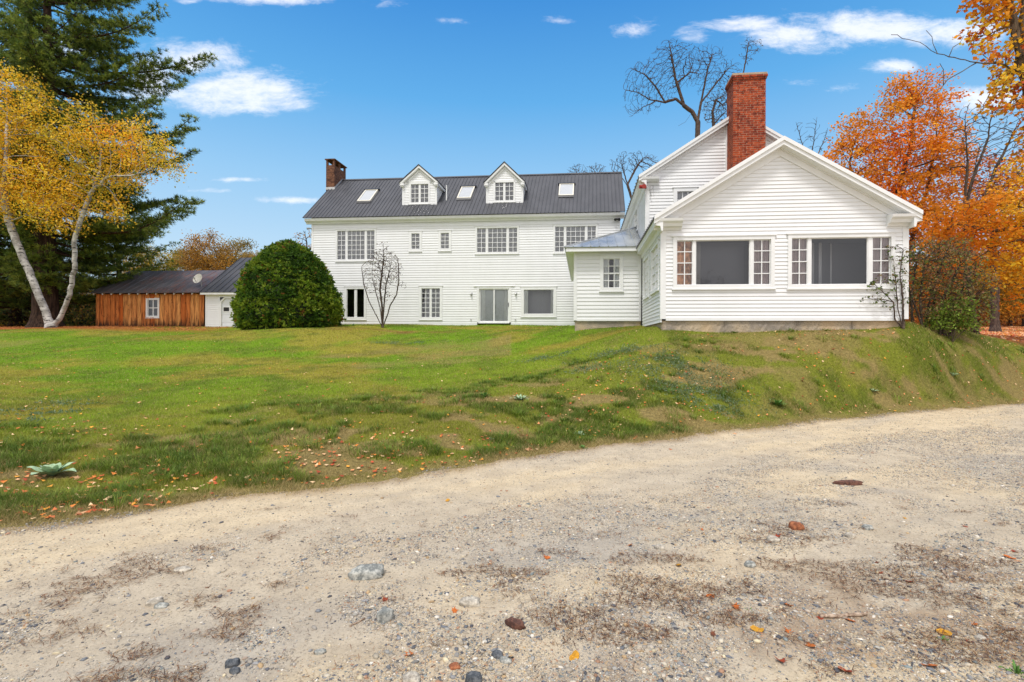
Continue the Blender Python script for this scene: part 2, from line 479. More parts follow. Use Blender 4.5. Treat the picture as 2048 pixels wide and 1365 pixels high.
for x, y in EDGE[1:-1]: CTRL.append((x, y, 0.0))
for x in (-60, -25, -8, 0, 8, 25, 60):
    CTRL.append((x, float(edge_y(x)) - 6, 0.0))
for x, y, z in ((-90, 60, 3.2), (-40, 60, 2.8), (0, 60, 3.0), (40, 80, 4), (90, 70, 3.6), (60, 40, 2.6), (-60, 20, 1.9), (0, 140, 5), (-140, 160, 6), (140, 160, 7), (14, 24, 2.3), (6, 24, 2.3), (10, 32, 2.5), (-12, 36, 2.6)):
    CTRL.append((x, y, z))
CTRL = np.array(CTRL)


def _k(r): return np.sqrt(r * r + .9)


_n = len(CTRL)
_A = np.zeros((_n + 3, _n + 3))
_d = np.hypot(CTRL[:, None, 0] - CTRL[None, :, 0], CTRL[:, None, 1] - CTRL[None, :, 1])
_A[:_n, :_n] = -_k(_d)
_A[:_n, _n] = 1; _A[:_n, _n + 1:] = CTRL[:, :2]
_A[_n:, :_n] = _A[:_n, _n:].T
_w = np.linalg.solve(_A, np.concatenate([CTRL[:, 2], [0, 0, 0]]))


def ground(x, y):
    x = np.atleast_1d(np.asarray(x, float)); y = np.atleast_1d(np.asarray(y, float))
    out = np.empty(x.shape); xf, yf = x.ravel(), y.ravel(); of = np.empty(xf.shape)
    for i in range(0, len(xf), 40000):
        a, b = np.clip(xf[i:i + 40000], -140, 140), np.clip(yf[i:i + 40000], -20, 160)
        r = np.hypot(a[:, None] - CTRL[None, :, 0], b[:, None] - CTRL[None, :, 1])
        of[i:i + 40000] = (-_k(r)) @ _w[:_n] + _w[_n] + a * _w[_n + 1] + b * _w[_n + 2]
    s = (yf - edge_y(xf)) * .88
    lawnw = sst(s, -.1, 1.0)
    z = of * lawnw
    lump = (fbm(xf * .9, yf * .9, 3) - .5) * (.10 - .06 * sst(xf, 0, 5)) * sst(s, 0, 1.5) * (1 - sst(yf, 18, 28) * .6)
    rut = (fbm((xf * .83 + yf * .5) * .35, (yf * .83 - xf * .55) * 1.6, 21, 3) - .5) * .07 + (fbm(xf * 3, yf * 3, 31, 4) - .5) * .025
    z = z + lump + rut * (1 - lawnw)
    return z.reshape(x.shape)


def gz(x, y): return float(ground(x, y)[0])


def place(px, Y):
    x = (px - 1024) / 1000 * Y
    return np.array([x, Y, gz(x, Y)])


def at(px, py, Y):
    r = CR * (px - 1024) / 1000 + CU * (682.5 - py) / 1000 + np.array([0, 1, 0])
    return CAM + r * Y / r[1]


def lawn_col(x, y):
    """turf colour: patches of bright grass, yellowed grass, straw and bare earth"""
    s = edge_s(x, y)
    n1 = fbm(x * .35, y * .35, 41, 4); n2 = fbm(x * 1.3, y * 1.3, 51, 4); n3 = fbm(x * .16 + 3, y * .22, 61, 3)
    bright = lin((122, 156, 34)); yel = lin((168, 154, 66)); dark = lin((92, 108, 40)); straw = lin((152, 136, 86)); olive = lin((130, 136, 50))
    c = np.ones(x.shape + (3,)) * bright
    def mixc(c, t, col): t = t[..., None]; return c * (1 - t) + col * t
    c = mixc(c, sst(n1, .44, .62) * .78, yel)
    c = mixc(c, (1 - sst(s, 5, 12)) * .28, yel)
    c = mixc(c, sst(n2, .50, .70) * .5, dark * 1.2)
    near = 1 - sst(s, 2.2, 6.0)
    c = mixc(c, near * .75, olive)
    c = mixc(c, near * sst(n2, .46, .58) * .9, dark)
    bank = sst(x, 1.5, 7) * (1 - sst(y, 16, 20))
    c = mixc(c, bank * .5, olive * .9)
    st = near * sst(fbm(x * 1.1 + 9, y * 1.6, 71, 4), .52, .62)
    st = np.maximum(st, bank * sst(fbm(x * .9 + 4, y * 1.1, 81, 4), .55, .66) * .55)
    st = np.maximum(st, sst(n3, .62, .72) * .5 * sst(s, 5, 8) * (x < 0))
    st = np.maximum(st, (1 - sst(s, .12, .55)) * .8)
    c = mixc(c, st, straw)
    # worn, brown ground in front of the long house; needles round the birch; leaf carpet at the right
    worn = np.exp(-(((x + 6.5) / 3.6) ** 2 + ((y - 26.0) / 1.0) ** 2)) * sst(n2, .35, .55)
    c = mixc(c, np.clip(worn, 0, 1) * .8, lin((150, 110, 70)))
    ned = np.exp(-(((x + 28.0) / 7.5) ** 2 + ((y - 31.5) / 2.2) ** 4))
    ned = np.maximum(ned, sst(y, 33, 34.5) * (x < -24) * (1 - sst(y, 42, 60) * .7))
    c = mixc(c, np.clip(ned, 0, 1), lin((176, 106, 52)))
    carpet = sst(x, 15.2, 17.5) * sst(y, 17.5, 20) * (1 - sst(y, 60, 90) * .6)
    c = mixc(c, carpet * (.6 + .4 * sst(n2, .35, .6)), lin((206, 124, 80)))
    return np.clip(c, 0, 1) * .80, st


def road_col(x, y):
    n = fbm((x * .85 + y * .5) * .35, (y * .85 - x * .5) * 1.2, 91, 4)
    c0, c1, c2 = lin((216, 196, 164)), lin((202, 186, 162)), lin((184, 174, 160))
    t = sst(n, .38, .62)[..., None]
    c = c0 * (1 - t) + c1 * t
    s = -edge_s(x, y)
    g = (np.exp(-((s - 3.0) / .9) ** 2) * sst(fbm(x * .6, y * 1.2, 95), .4, .6))[..., None]
    c = c * (1 - g * .8) + c2 * g * .8
    d = (np.maximum(sst(fbm(x * 1.5, y * 2.2, 97, 4), .56, .68) * sst(s, 3, 5), 0) * .55)[..., None]
    c = c * (1 - d) + lin((140, 104, 72)) * d
    d = ((1 - sst(s, .0, .35)) * .6)[..., None]; c = c * (1 - d) + lin((150, 122, 84)) * d
    return np.clip(c, 0, 1) * .84


def build_ground():
    def axis(lo, hi, c, fine, grow):
        a = [c]; st = fine
        while a[-1] < hi: a.append(a[-1] + st); st *= grow if abs(a[-1] - c) > 6 else 1.0
        b = [c]; st = fine
        while b[-1] > lo: b.append(b[-1] - st); st *= grow if abs(b[-1] - c) > 6 else 1.0
        return np.array(sorted(set(b + a)))
    X = axis(-900, 900, 0, .085, 1.012); X = X[(X > -900) & (X < 900)]
    Y = [-80, -40, -24, -16, -12, -10, -9, -8, -7.4]; st = .06
    while Y[-1] < 1500:
        Y.append(Y[-1] + st)
        if Y[-1] > 2.5: st *= 1.014
    Y = np.array(Y); Y[np.argmin(np.abs(Y))] = 0.0
    gx, gt = np.meshgrid(X, Y)
    # rows of the sheet run along the edge of the track
    gy = gt + edge_y(gx) - edge_n(gx) / .88
    gzv = ground(gx, gy)
    s = edge_s(gx, gy)
    cl, _ = lawn_col(gx, gy); cr = road_col(gx, gy)
    V = np.stack([gx, gy, gzv], -1).reshape(-1, 3)
    ny, nx = gx.shape
    idx = np.arange(ny * nx).reshape(ny, nx)
    F = np.stack([idx[:-1, :-1], idx[:-1, 1:], idx[1:, 1:], idx[1:, :-1]], -1).reshape(-1, 4)
    fs = np.repeat((Y[:-1] + Y[1:]) / 2, nx - 1)
    near = (fs < 0)
    for nm, msk, col, m in (('lawn', ~near, cl, 'lawn'), ('dirt_road', near, cr, 'sand')):
        f = F[msk]; u, inv = np.unique(f, return_inverse=True)
        o = np_mesh(nm, V[u], inv.reshape(-1, 4), M[m], colr=col.reshape(-1, 3)[u], smooth=True)
        tag(o, 'patchy green lawn rising from the track to the white houses' if nm == 'lawn' else 'sandy gravel track crossing the foreground', None, None, 'structure')


build_ground()

# ------------------------------------------------------------------ building kit
UYAW = math.radians(5.5)
U2 = np.array([math.cos(UYAW), -math.sin(UYAW)])
V2 = np.array([.142, 1.0]); V2 /= np.linalg.norm(V2)


class Frame:
    def __init__(s, px, Y):
        s.O = np.array([(px - 1024) / 1000 * Y, Y])

    def pt(s, u, v, z):
        q = s.O + U2 * u + V2 * v
        return np.array([q[0], q[1], z])

    def front(s, v0=0.0): return lambda a, o, z: s.pt(a, v0 - o, z)
    def left(s, u0=0.0): return lambda a, o, z: s.pt(u0 - o, a, z)
    def right(s, u0=0.0): return lambda a, o, z: s.pt(u0 + o, a, z)
    def back(s, v0): return lambda a, o, z: s.pt(a, v0 + o, z)

    def hit(s, px, py, v0=0.0):        # (u, z) on the plane v = v0
        r = CR * (px - 1024) / 1000 + CU * (682.5 - py) / 1000 + np.array([0, 1, 0])
        O = s.O + V2 * v0
        A = np.array([[r[0], -U2[0]], [r[1], -U2[1]]])
        t, u = np.linalg.solve(A, O)
        return u, 1.6 + t * r[2]

    def hit_v(s, px, py, u0=0.0):      # (v, z) on the side plane u = u0
        r = CR * (px - 1024) / 1000 + CU * (682.5 - py) / 1000 + np.array([0, 1, 0])
        O = s.O + U2 * u0
        A = np.array([[r[0], -V2[0]], [r[1], -V2[1]]])
        t, v = np.linalg.solve(A, O)
        return v, 1.6 + t * r[2]


def clap(mb, P, z0, z1, e, amin, amax, holes=(), lip=.026):
    if not callable(amin): a_ = amin; amin = lambda z: a_
    if not callable(amax): b_ = amax; amax = lambda z: b_
    n = max(1, round((z1 - z0) / e)); e = (z1 - z0) / n
    for k in range(n):
        zb, zt = z0 + k * e, z0 + (k + 1) * e
        jb = random.uniform(-.0025, .0025)
        cuts = sorted({zb, zt} | {h for q in holes for h in q[2:4] if zb + 1e-4 < h < zt - 1e-4})
        for c0, c1 in zip(cuts[:-1], cuts[1:]):
            l0, l1, r0, r1 = amin(c0), amin(c1), amax(c0), amax(c1)
            if r0 - l0 < .02: continue
            o0 = lip + (.003 - lip) * (c0 - zb) / e; o1 = lip + (.003 - lip) * (c1 - zb) / e
            hs = sorted((q[0], q[1]) for q in holes if q[2] < c1 - 1e-4 and q[3] > c0 + 1e-4)
            iv = []; cur = None; segs = []
            left = (l0, l1)
            for h0, h1 in hs:
                segs.append((left, (h0, h0))); left = (h1, h1)
            segs.append((left, (r0, r1)))
            for (x0, x1), (y0, y1) in segs:
                if y0 - x0 < .01: continue
                if y1 < x1: y1 = x1 = (x1 + y1) / 2
                # boards butt end to end at random lengths
                js = [0.0]
                if abs(x0 - x1) < .05 and abs(y0 - y1) < .05 and c0 == zb and c1 == zt:
                    L = y0 - x0; t = random.uniform(.8, 4.2)
                    while t < L - .5: js.append(t / L); t += random.uniform(2.4, 4.6)
                js.append(1.0)
                for ja, jb2 in zip(js[:-1], js[1:]):
                    xa0, xb0 = x0 + (y0 - x0) * ja, x0 + (y0 - x0) * jb2
                    xa1, xb1 = x1 + (y1 - x1) * ja, x1 + (y1 - x1) * jb2
                    dd = random.uniform(-.0018, .0018)
                    mb.quad(P(xa0, o0 + dd, c0 + (jb if c0 == zb else 0)), P(xb0, o0 + dd, c0 + (jb if c0 == zb else 0)), P(xb1, o1, c1), P(xa1, o1, c1))
                    if c0 == zb:
                        n_ = len(mb.v)
                        mb.v += [P(xa0, 0, c0), P(xb0, 0, c0)]
                        mb.f.append((n_, n_ + 1, n_ - 3, n_ - 4))


def wavy(P, a0, a1, o, z0, z1, amp=.02, wl=.12):
    mb = MB(); n = max(4, int((a1 - a0) / .02))
    for i in range(n):
        p, q = a0 + (a1 - a0) * i / n, a0 + (a1 - a0) * (i + 1) / n
        f = lambda a: o + amp * math.sin(a * 2 * math.pi / wl) + amp * .5 * math.sin(a * 2 * math.pi / wl * .37 + 1)
        mb.quad(P(p, f(p), z0), P(q, f(q), z0), P(q, f(q), z1), P(p, f(p), z1))
    return mb


def window(par, P, a0, a1, z0, z1, sashes=((0, 1, 2, 3),), c=.10, cap=True, cur=None, room='room', name='window', depth=1.2, sub=False, mun=.03, label=None, rail=False):
    """a real opening: casing, mullions, glazing bars, glass, curtain and the room behind; returns the hole"""
    mb = MB(); gl = MB(); bars = MB()
    o1 = .05
    mb.box(P, a0 - c, a0, -.09, o1, z0 - c, z1 + c); mb.box(P, a1, a1 + c, -.09, o1, z0 - c, z1 + c)
    mb.box(P, a0, a1, -.09, o1 - .002, z1, z1 + c); mb.box(P, a0, a1, -.09, o1 - .002, z0 - c, z0)
    w = a1 - a0
    for k, (f0, f1, nc, nr) in enumerate(sashes):
        s0, s1 = a0 + f0 * w, a0 + f1 * w
        if k < len(sashes) - 1:
            g0, g1 = s1, a0 + sashes[k + 1][0] * w
            mb.box(P, g0, g1, -.07, .012, z0, z1)
        t = .022
        mb.box(P, s0, s0 + t, -.055, -.012, z0, z1); mb.box(P, s1 - t, s1, -.055, -.012, z0, z1)
        mb.box(P, s0 + t, s1 - t, -.055, -.014, z0, z0 + t); mb.box(P, s0 + t, s1 - t, -.055, -.014, z1 - t, z1)
        gl.quad(P(s0 + t, -.035, z0 + t), P(s1 - t, -.035, z0 + t), P(s1 - t, -.035, z1 - t), P(s0 + t, -.035, z1 - t))
        for i in range(1, nc):
            x = s0 + (s1 - s0) * i / nc; bars.box(P, x - mun / 2, x + mun / 2, -.046, -.008, z0 + t, z1 - t)
        for j in range(1, nr):
            y = z0 + (z1 - z0) * j / nr
            hh = mun * (1.9 if rail and j * 2 == nr else 1)
            bars.box(P, s0 + t, s1 - t, -.048 if hh == mun else -.052, -.006 if hh == mun else .0, y - hh / 2, y + hh / 2)
    fr = mb.build(name, M['trim'], par)
    if label: fr['label'] = label
    pr = par if sub else fr
    gl.build('pane', M['glass'], pr)
    if bars.v: bars.build('glazing_bar', M['trim'], pr)
    sm = MB()
    sm.box(P, a0 - c - .03, a1 + c + .03, -.01, .075, z0 - c - .035, z0 - c - .001)
    sm.build('sill', M['trim'], pr)
    if cap:
        hm = MB(); hm.box(P, a0 - c - .05, a1 + c + .05, -.01, .07, z1 + c + .001, z1 + c + .03)
        hm.build('head_cap', M['trim'], pr)
    if cur:
        kinds = cur if isinstance(cur, list) else [cur]
        cm = {}
        for (f0, f1, mt, oo) in kinds:
            cm.setdefault(mt, MB())
            q = wavy(P, a0 + f0 * w, a0 + f1 * w, oo, z0 - .03, z1 + .03, {'shade': .008, 'sheer': .006, 'dormer_shade': .003}.get(mt, .022), .13 if mt != 'shade' else 9)
            n = len(cm[mt].v); cm[mt].v += q.v; cm[mt].f += [tuple(n + i for i in f) for f in q.f]
        for mt, q in cm.items(): q.build('blind' if mt == 'shade' else 'curtain', M[mt], pr)
    rm = MB(); d0, d1 = -.088, -depth
    A0, A1, Z0, Z1 = a0 - .05, a1 + .05, z0 - .05, z1 + .05
    rm.quad(P(A0, d1, Z0), P(A1, d1, Z0), P(A1, d1, Z1), P(A0, d1, Z1))
    rm.quad(P(A0, d0, Z0), P(A0, d1, Z0), P(A0, d1, Z1), P(A0, d0, Z1))
    rm.quad(P(A1, d0, Z0), P(A1, d1, Z0), P(A1, d1, Z1), P(A1, d0, Z1))
    rm.quad(P(A0, d0, Z0), P(A1, d0, Z0), P(A1, d1, Z0), P(A0, d1, Z0))
    rm.quad(P(A0, d0, Z1), P(A1, d0, Z1), P(A1, d1, Z1), P(A0, d1, Z1))
    rm.build('interior', M[room], pr)
    return (a0 - c + .03, a1 + c - .03, z0 - c + .03, z1 + c - .03)


def lerp(a, b, t): return a + (b - a) * t


def ribbed(mb, e0, e1, r0, r1, spacing=.3, rh=.035, rw=.05, th=.03):
    """metal roof slope: eave e0-e1, ridge r0-r1"""
    e0, e1, r0, r1 = map(lambda q: np.asarray(q, float), (e0, e1, r0, r1))
    n = np.cross(e1 - e0, r0 - e0); n /= np.linalg.norm(n)
    if n[2] < 0: n = -n
    mb.hexa([e0 - n * th, e1 - n * th, r1 - n * th, r0 - n * th, e0, e1, r1, r0])
    L = np.linalg.norm(e1 - e0); k = max(1, int(L / spacing))
    for i in range(k + 1):
        t = i / k; a, b = lerp(e0, e1, t), lerp(r0, r1, t)
        u = (e1 - e0) / L * rw / 2
        dn = random.uniform(.9, 1.1) * rh
        down = (a - b) / (np.linalg.norm(a - b) + 1e-9) * .012
        mb.hexa([a + down - u, a + down + u, b + u, b - u, a + down - u * .5 + n * dn, a + down + u * .5 + n * dn, b + u * .5 + n * dn, b - u * .5 + n * dn])


def slope_board(mb, F, p0, p1, t0, t1, v0, v1):
    """board following a rake from p0=(u,z) to p1, vertical extent z+t0..z+t1, depth v0..v1"""
    (u0, z0), (u1, z1) = p0, p1
    mb.hexa([F.pt(u0, v0, z0 + t0), F.pt(u1, v0, z1 + t0), F.pt(u1, v1, z1 + t0), F.pt(u0, v1, z0 + t0),
             F.pt(u0, v0, z0 + t1), F.pt(u1, v0, z1 + t1), F.pt(u1, v1, z1 + t1), F.pt(u0, v1, z0 + t1)])


def profile_run(mb, P0, P1, prof):
    """sweep a profile [(out, z)] between two end mappings P(out, z)"""
    n = len(prof)
    a = [P0(o, z) for o, z in prof]; b = [P1(o, z) for o, z in prof]
    k = len(mb.v); mb.v += a + b
    for i in range(n):
        j = (i + 1) % n; mb.f.append((k + i, k + j, k + n + j, k + n + i))
    mb.f.append(tuple(range(k, k + n))); mb.f.append(tuple(range(k + n, k + 2 * n))[::-1])

# ------------------------------------------------------------------ long house
def long_house():
    F = Frame(1150, 30.0)
    P = F.front()
    root = empty('long_house', F.pt(-8, 0, 2.5), 'long white clapboard house with dark metal roof, two gabled dormers and three skylights', 'house')
    ul = F.hit(623, 550)[0]; ur = F.hit(1240, 550)[0]
    zb = 2.35; ze = F.hit(900, 444)[1] + .05
    OV = .38
    zEave = (F.hit(607, 437.5, -OV)[1] + F.hit(1249, 422, -OV)[1]) / 2
    uE0, uE1 = F.hit(606, 437, -OV)[0], F.hit(1250, 422, -OV)[0]
    HD = 3.9
    rz = []
    vr = HD - .0
    zr = (F.hit(700, 361, vr)[1] + F.hit(1243, 344.5, vr)[1]) / 2
    uR1 = F.hit(1243, 344.5, vr)[0]
    slope = (zr - zEave) / (vr + OV)
    zroof = lambda v: zEave + (v + OV) * slope
    def rhit(px, py):
        # meet of a pixel ray with the front roof slope
        lo, hi = -OV, vr
        for _ in range(40):
            m = (lo + hi) / 2; u, z = F.hit(px, py, m)
            if z > zroof(m): lo = m
            else: hi = m
        return F.hit(px, py, lo)[0], lo, zroof(lo)
    holes = []
    def W4(x0, y0, x1, y1):
        ym, xm = (y0 + y1) / 2, (x0 + x1) / 2
        return F.hit(x0, ym)[0], F.hit(x1, ym)[0], F.hit(xm, y1)[1], F.hit(xm, y0)[1]
    tri = lambda r: ((0, .222, 2, r), (.272, .735, 4, r), (.787, 1, 2, r))
    a = W4(674.6, 461.8, 749.4, 519.6)
    holes.append(window(root, P, *a, tri(6), cur=[(0, 1, 'sheer', -.085)]))
    a = W4(954, 456.4, 1034.7, 505)
    holes.append(window(root, P, *a, tri(5), cur=[(0, .24, 'sheer', -.085), (.76, 1, 'sheer', -.085), (.24, .76, 'sheer', -.085)]))
    a = W4(1110, 453, 1192, 503.6)
    holes.append(window(root, P, *a, tri(5), cur=[(0, .24, 'sheer', -.085), (.76, 1, 'sheer', -.085), (.24, .76, 'sheer', -.085)]))
    a = W4(823, 467.5, 839.4, 498.7); holes.append(window(root, P, *a, ((0, 1, 2, 4),), cur=[(0, 1, 'sheer', -.085)], c=.14))
    a = W4(881.7, 466.4, 898.2, 497.9); holes.append(window(root, P, *a, ((0, 1, 2, 4),), cur=[(0, 1, 'sheer', -.085)], c=.14))
    a = W4(693.8, 578.4, 728.5, 635.3); holes.append(window(root, P, *a, ((0, .44, 1, 1), (.56, 1, 1, 1)), c=.14, room='darkroom', label='dark two pane casement window'))
    a = W4(843, 577.2, 880, 635.3); holes.append(window(root, P, *a, ((0, .45, 2, 6), (.54, 1, 2, 6)), c=.14, cur=[(.05, .95, 'sheer', -.3)]))
    a = W4(1047.7, 579.7, 1107.3, 628.5); holes.append(window(root, P, *a, ((0, 1, 1, 1),), c=.17, cur=[(0, .14, 'white_curtain', -.085), (.9, 1, 'white_curtain', -.085), (.0, 1, 'dormer_shade', -.6)], label='plain picture window with white curtains at its sides'))  # full width grey sheet added; its tone stands in for sky reflection
    # sliding patio door
    a0, a1, z0, z1 = W4(958, 577.8, 1018.4, 645.3)
    d = MB(); c = .13
    d.box(P, a0 - c, a0, -.09, .04, z0, z1 + c); d.box(P, a1, a1 + c, -.09, .04, z0, z1 + c); d.box(P, a0, a1, -.09, .038, z1, z1 + c)
    d.box(P, a0 - .02, a1 + .02, -.09, .07, z0 - .06, z0 - .001)
    mid = (a0 + a1) / 2
    for s0, s1, oo in ((a0, mid + .04, -.05), (mid - .04, a1, -.005)):
        t = .075
        d.box(P, s0, s0 + t, oo - .04, oo, z0, z1); d.box(P, s1 - t, s1, oo - .04, oo, z0, z1)
        d.box(P, s0 + t, s1 - t, oo - .038, oo - .002, z0, z0 + .09); d.box(P, s0 + t, s1 - t, oo - .038, oo - .002, z1 - .06, z1)
    dr = d.build('patio_door', M['trim'], root); dr['label'] = 'white framed sliding patio door'
    gm = MB(); gm.quad(P(a0, -.07, z0), P(mid, -.07, z0), P(mid, -.07, z1), P(a0, -.07, z1)); gm.quad(P(mid, -.025, z0), P(a1, -.025, z0), P(a1, -.025, z1), P(mid, -.025, z1))
    gm.build('pane', M['glass'], dr)
    hm = MB(); hm.box(P, a1 - .06, a1 - .03, .0, .05, z0 + .95, z0 + 1.2); hm.build('handle', M['black'], dr)
    hm = MB(); hm.box(P, a0 - c - .2, a1 + c + .2, -.01, .07, z1 + c + .001, z1 + c + .035); hm.build('head_cap', M['trim'], dr)
    bb = MB(); bb.quad(P(a0, -.18, z0), P(a1, -.18, z0), P(a1, -.18, z1), P(a0, -.18, z1)); bb.build('blind', M['pale_blind'], dr)  # pale sheet added behind the glass, standing in for mirrored sky
    wc = wavy(P, a0 + .05, a0 + .38, -.13, z0, z1, .02, .1); q = wavy(P, a1 - .33, a1 - .05, -.13, z0, z1, .02, .1)
    n = len(wc.v); wc.v += q.v; wc.f += [tuple(n + i for i in f) for f in q.f]; wc.build('curtain', M['white_curtain'], dr)
    rm = MB(); q = [(a0 - .02, -.1), (a1 + .02, -.1), (a1 + .02, -1.6), (a0 - .02, -1.6)]
    rm.quad(P(*q[3], z0), P(*q[2], z0), P(*q[2], z1), P(*q[3], z1)); rm.quad(P(*q[0], z0), P(*q[3], z0), P(*q[3], z1), P(*q[0], z1))
    rm.quad(P(*q[1], z0), P(*q[2], z0), P(*q[2], z1), P(*q[1], z1)); rm.quad(P(*q[0], z1), P(*q[1], z1), P(*q[2], z1), P(*q[3], z1)); rm.quad(P(*q[0], z0), P(*q[1], z0), P(*q[2], z0), P(*q[3], z0))
    rm.build('interior', M['shade'], dr)
    holes.append((a0 - c + .03, a1 + c - .03, zb, z1 + c - .03))
    w = MB()
    clap(w, P, zb, ze, .15, ul + .1, ur, holes)
    D = HD * 2
    gab = lambda u0: (lambda a, o, z: F.pt(u0 - o, a, z))
    vmin = lambda z: 0 if z < zEave + OV * slope else (z - zEave) / slope - OV
    vmax = lambda z: D - vmin(z)
    clap(w, F.left(ul), zb, zr - .1, .15, vmin, vmax)
    w.quad(F.pt(ul, D, zb), F.pt(ur, D, zb), F.pt(ur, D, ze), F.pt(ul, D, ze))
    w.poly([F.pt(ur, 0, zb), F.pt(ur, D, zb), F.pt(ur, D, zroof(0)), F.pt(ur, HD, zr), F.pt(ur, 0, zroof(0))])
    w.build('wall', M['clap'], root)
    t = MB()
    t.box(P, ul, ul + .12, -.02, .032, zb, ze)
    t.box(P, ul, ur, -.02, .045, ze - .02, zEave - .02)            # frieze
    t.box(P, uE0 + .1, uE1, .045, OV - .03, zEave - .09, zEave - .045)   # soffit
    profile_run(t, lambda o, z: P(uE0 + .06, o, z), lambda o, z: P(uE1, o, z),
                [(.04, zEave - .34), (.10, zEave - .34), (.14, zEave - .24), (.25, zEave - .22), (OV - .06, zEave - .17), (OV - .03, zEave - .03), (.04, zEave - .03)])
    t.build('cornice', M['trim'], root)
    # roof
    r = MB(); er0, er1 = F.pt(uE0, -OV - .03, zEave), F.pt(uE1, -OV - .03, zEave)
    rr0, rr1 = F.pt(uE0, vr, zr), F.pt(uR1, vr, zr)
    ribbed(r, er0, er1, rr0, rr1, .235, .028, .05)
    ribbed(r, F.pt(uE0, D + OV, zEave), F.pt(uE1, D + OV, zEave), rr0, rr1, 1.2)
    r.hexa([F.pt(uE0, vr - .14, zr - .06), F.pt(uR1, vr - .14, zr - .06), F.pt(uR1, vr + .14, zr - .06), F.pt(uE0, vr + .14, zr - .06),
            F.pt(uE0, vr - .03, zr + .05), F.pt(uR1, vr - .03, zr + .05), F.pt(uR1, vr + .03, zr + .05), F.pt(uE0, vr + .03, zr + .05)])
    roof = r.build('roof', M['roof'], root)
    # skylights, each a tilted curb on the slope
    nrm = np.cross(er1 - er0, rr0 - er0); nrm /= np.linalg.norm(nrm); nrm *= np.sign(nrm[2])
    for (x0, x1, y0, y1) in ((714.7, 740.5, 405.8, 383), (914, 941.4, 399.8, 376.5), (1117, 1147.2, 394.6, 370.8)):
        u0, v0, _ = rhit(x0, y0); u1, _, _ = rhit(x1, y0); _, v1, _ = rhit((x0 + x1) / 2 + 6, y1)
        c_ = lambda u, v, h: F.pt(u, v, zroof(v)) + nrm * h
        s = MB(); t_ = .07
        for (p, q, m_, n_) in ((u0, u0 + t_, v0, v1), (u1 - t_, u1, v0, v1), (u0 + t_, u1 - t_, v0, v0 + t_), (u0 + t_, u1 - t_, v1 - t_, v1)):
            s.hexa([c_(p, m_, -.03), c_(q, m_, -.03), c_(q, n_, -.03), c_(p, n_, -.03), c_(p, m_, .13), c_(q, m_, .13), c_(q, n_, .13), c_(p, n_, .13)])
        so = s.build('skylight', M['cream'], root)
        s = MB(); s.quad(c_(u0 + t_, v0 + t_, .1), c_(u1 - t_, v0 + t_, .1), c_(u1 - t_, v1 - t_, .1), c_(u0 + t_, v1 - t_, .1)); s.build('pane', M['skyglass'], so)
        s = MB()
        s.hexa([c_(u0 - .09, v1 - .03, .02), c_(u1 + .09, v1 - .03, .02), c_(u1 + .09, v1 + .06, .02), c_(u0 - .09, v1 + .06, .02), c_(u0 - .09, v1 - .03, .17), c_(u1 + .09, v1 - .03, .17), c_(u1 + .09, v1 + .06, .15), c_(u0 - .09, v1 + .06, .15)])
        s.hexa([c_(u0 - .02, v0 - .1, .0), c_(u1 + .02, v0 - .1, .0), c_(u1 + .02, v0 - .005, .0), c_(u0 - .02, v0 - .005, .0), c_(u0 - .02, v0 - .1, .06), c_(u1 + .02, v0 - .1, .06), c_(u1 + .02, v0 - .005, .1), c_(u0 - .02, v0 - .005, .1)])
        s.build('flashing', M['black'], so)
    # dormers
    for (xl, xr, yb, pk, rl, rrr, wy0, wy1, wx0, wx1) in (
            (805.5, 873.3, 410, (838, 330), 799.5, 876.5, 368.8, 405.5, 822, 857), (973, 1046, 406.5, (1008.5, 324.5), 968, 1048.5, 363.9, 401.5, 990.3, 1027.4)):
        _, v0, z0 = rhit((xl + xr) / 2, yb)
        u0, u1 = F.hit(xl, 390, v0)[0], F.hit(xr, 390, v0)[0]
        uc = (u0 + u1) / 2; zp = F.hit(pk[0], pk[1], v0 - .2)[1]
        e0, e1 = F.hit(rl, 365, v0 - .2); ee = F.hit(rrr, 362.5, v0 - .2)[0]
        ov = max(.12, ((ee - e0) - (u1 - u0)) / 2)
        ztop = e1 + .02
        sl = (zp - e1) / ((u1 - u0) / 2 + ov)
        wl = (lambda z: u0 if z < ztop else u0 + (z - ztop) / sl); wr = (lambda z: u1 if z < ztop else u1 - (z - ztop) / sl)
        w0, w1 = F.hit(wx0, 385, v0)[0], F.hit(wx1, 385, v0)[0]; q0, q1 = F.hit(pk[0], wy1, v0)[1], F.hit(pk[0], wy0, v0)[1]
        Pd = F.front(v0)
        cz = .10
        dm = MB()
        hole = (w0 - cz + .03, w1 + cz - .03, q0 - cz + .03, q1 + cz - .03)
        clap(dm, Pd, z0 - .02, zp - .22, .105, lambda z: u0 + .09 if z < ztop else max(u0 + .09, u0 + (z - ztop + .1) / sl), lambda z: u1 - .09 if z < ztop else min(u1 - .09, u1 - (z - ztop + .1) / sl), [hole])
        clap(dm, F.left(u0), z0 - .02, ztop + .05, .105, v0, lambda z: (z - zEave) / slope - OV + .05)
        clap(dm, F.right(u1), z0 - .02, ztop + .05, .105, v0, lambda z: (z - zEave) / slope - OV + .05)
        do = dm.build('dormer', M['clap'], root)
        tr = MB()
        tr.box(Pd, u0 - .025, u0 + .09, -.03, .03, z0 - .04, ztop - .12); tr.box(Pd, u1 - .09, u1 + .025, -.03, .03, z0 - .04, ztop - .12)
        tr.box(Pd, u0 + .09, u1 - .09, -.02, .035, z0 - .06, z0 + .03)
        zE = e1
        L, R_, Cp = (u0 - ov, zE), (u1 + ov, zE), (uc, zp)
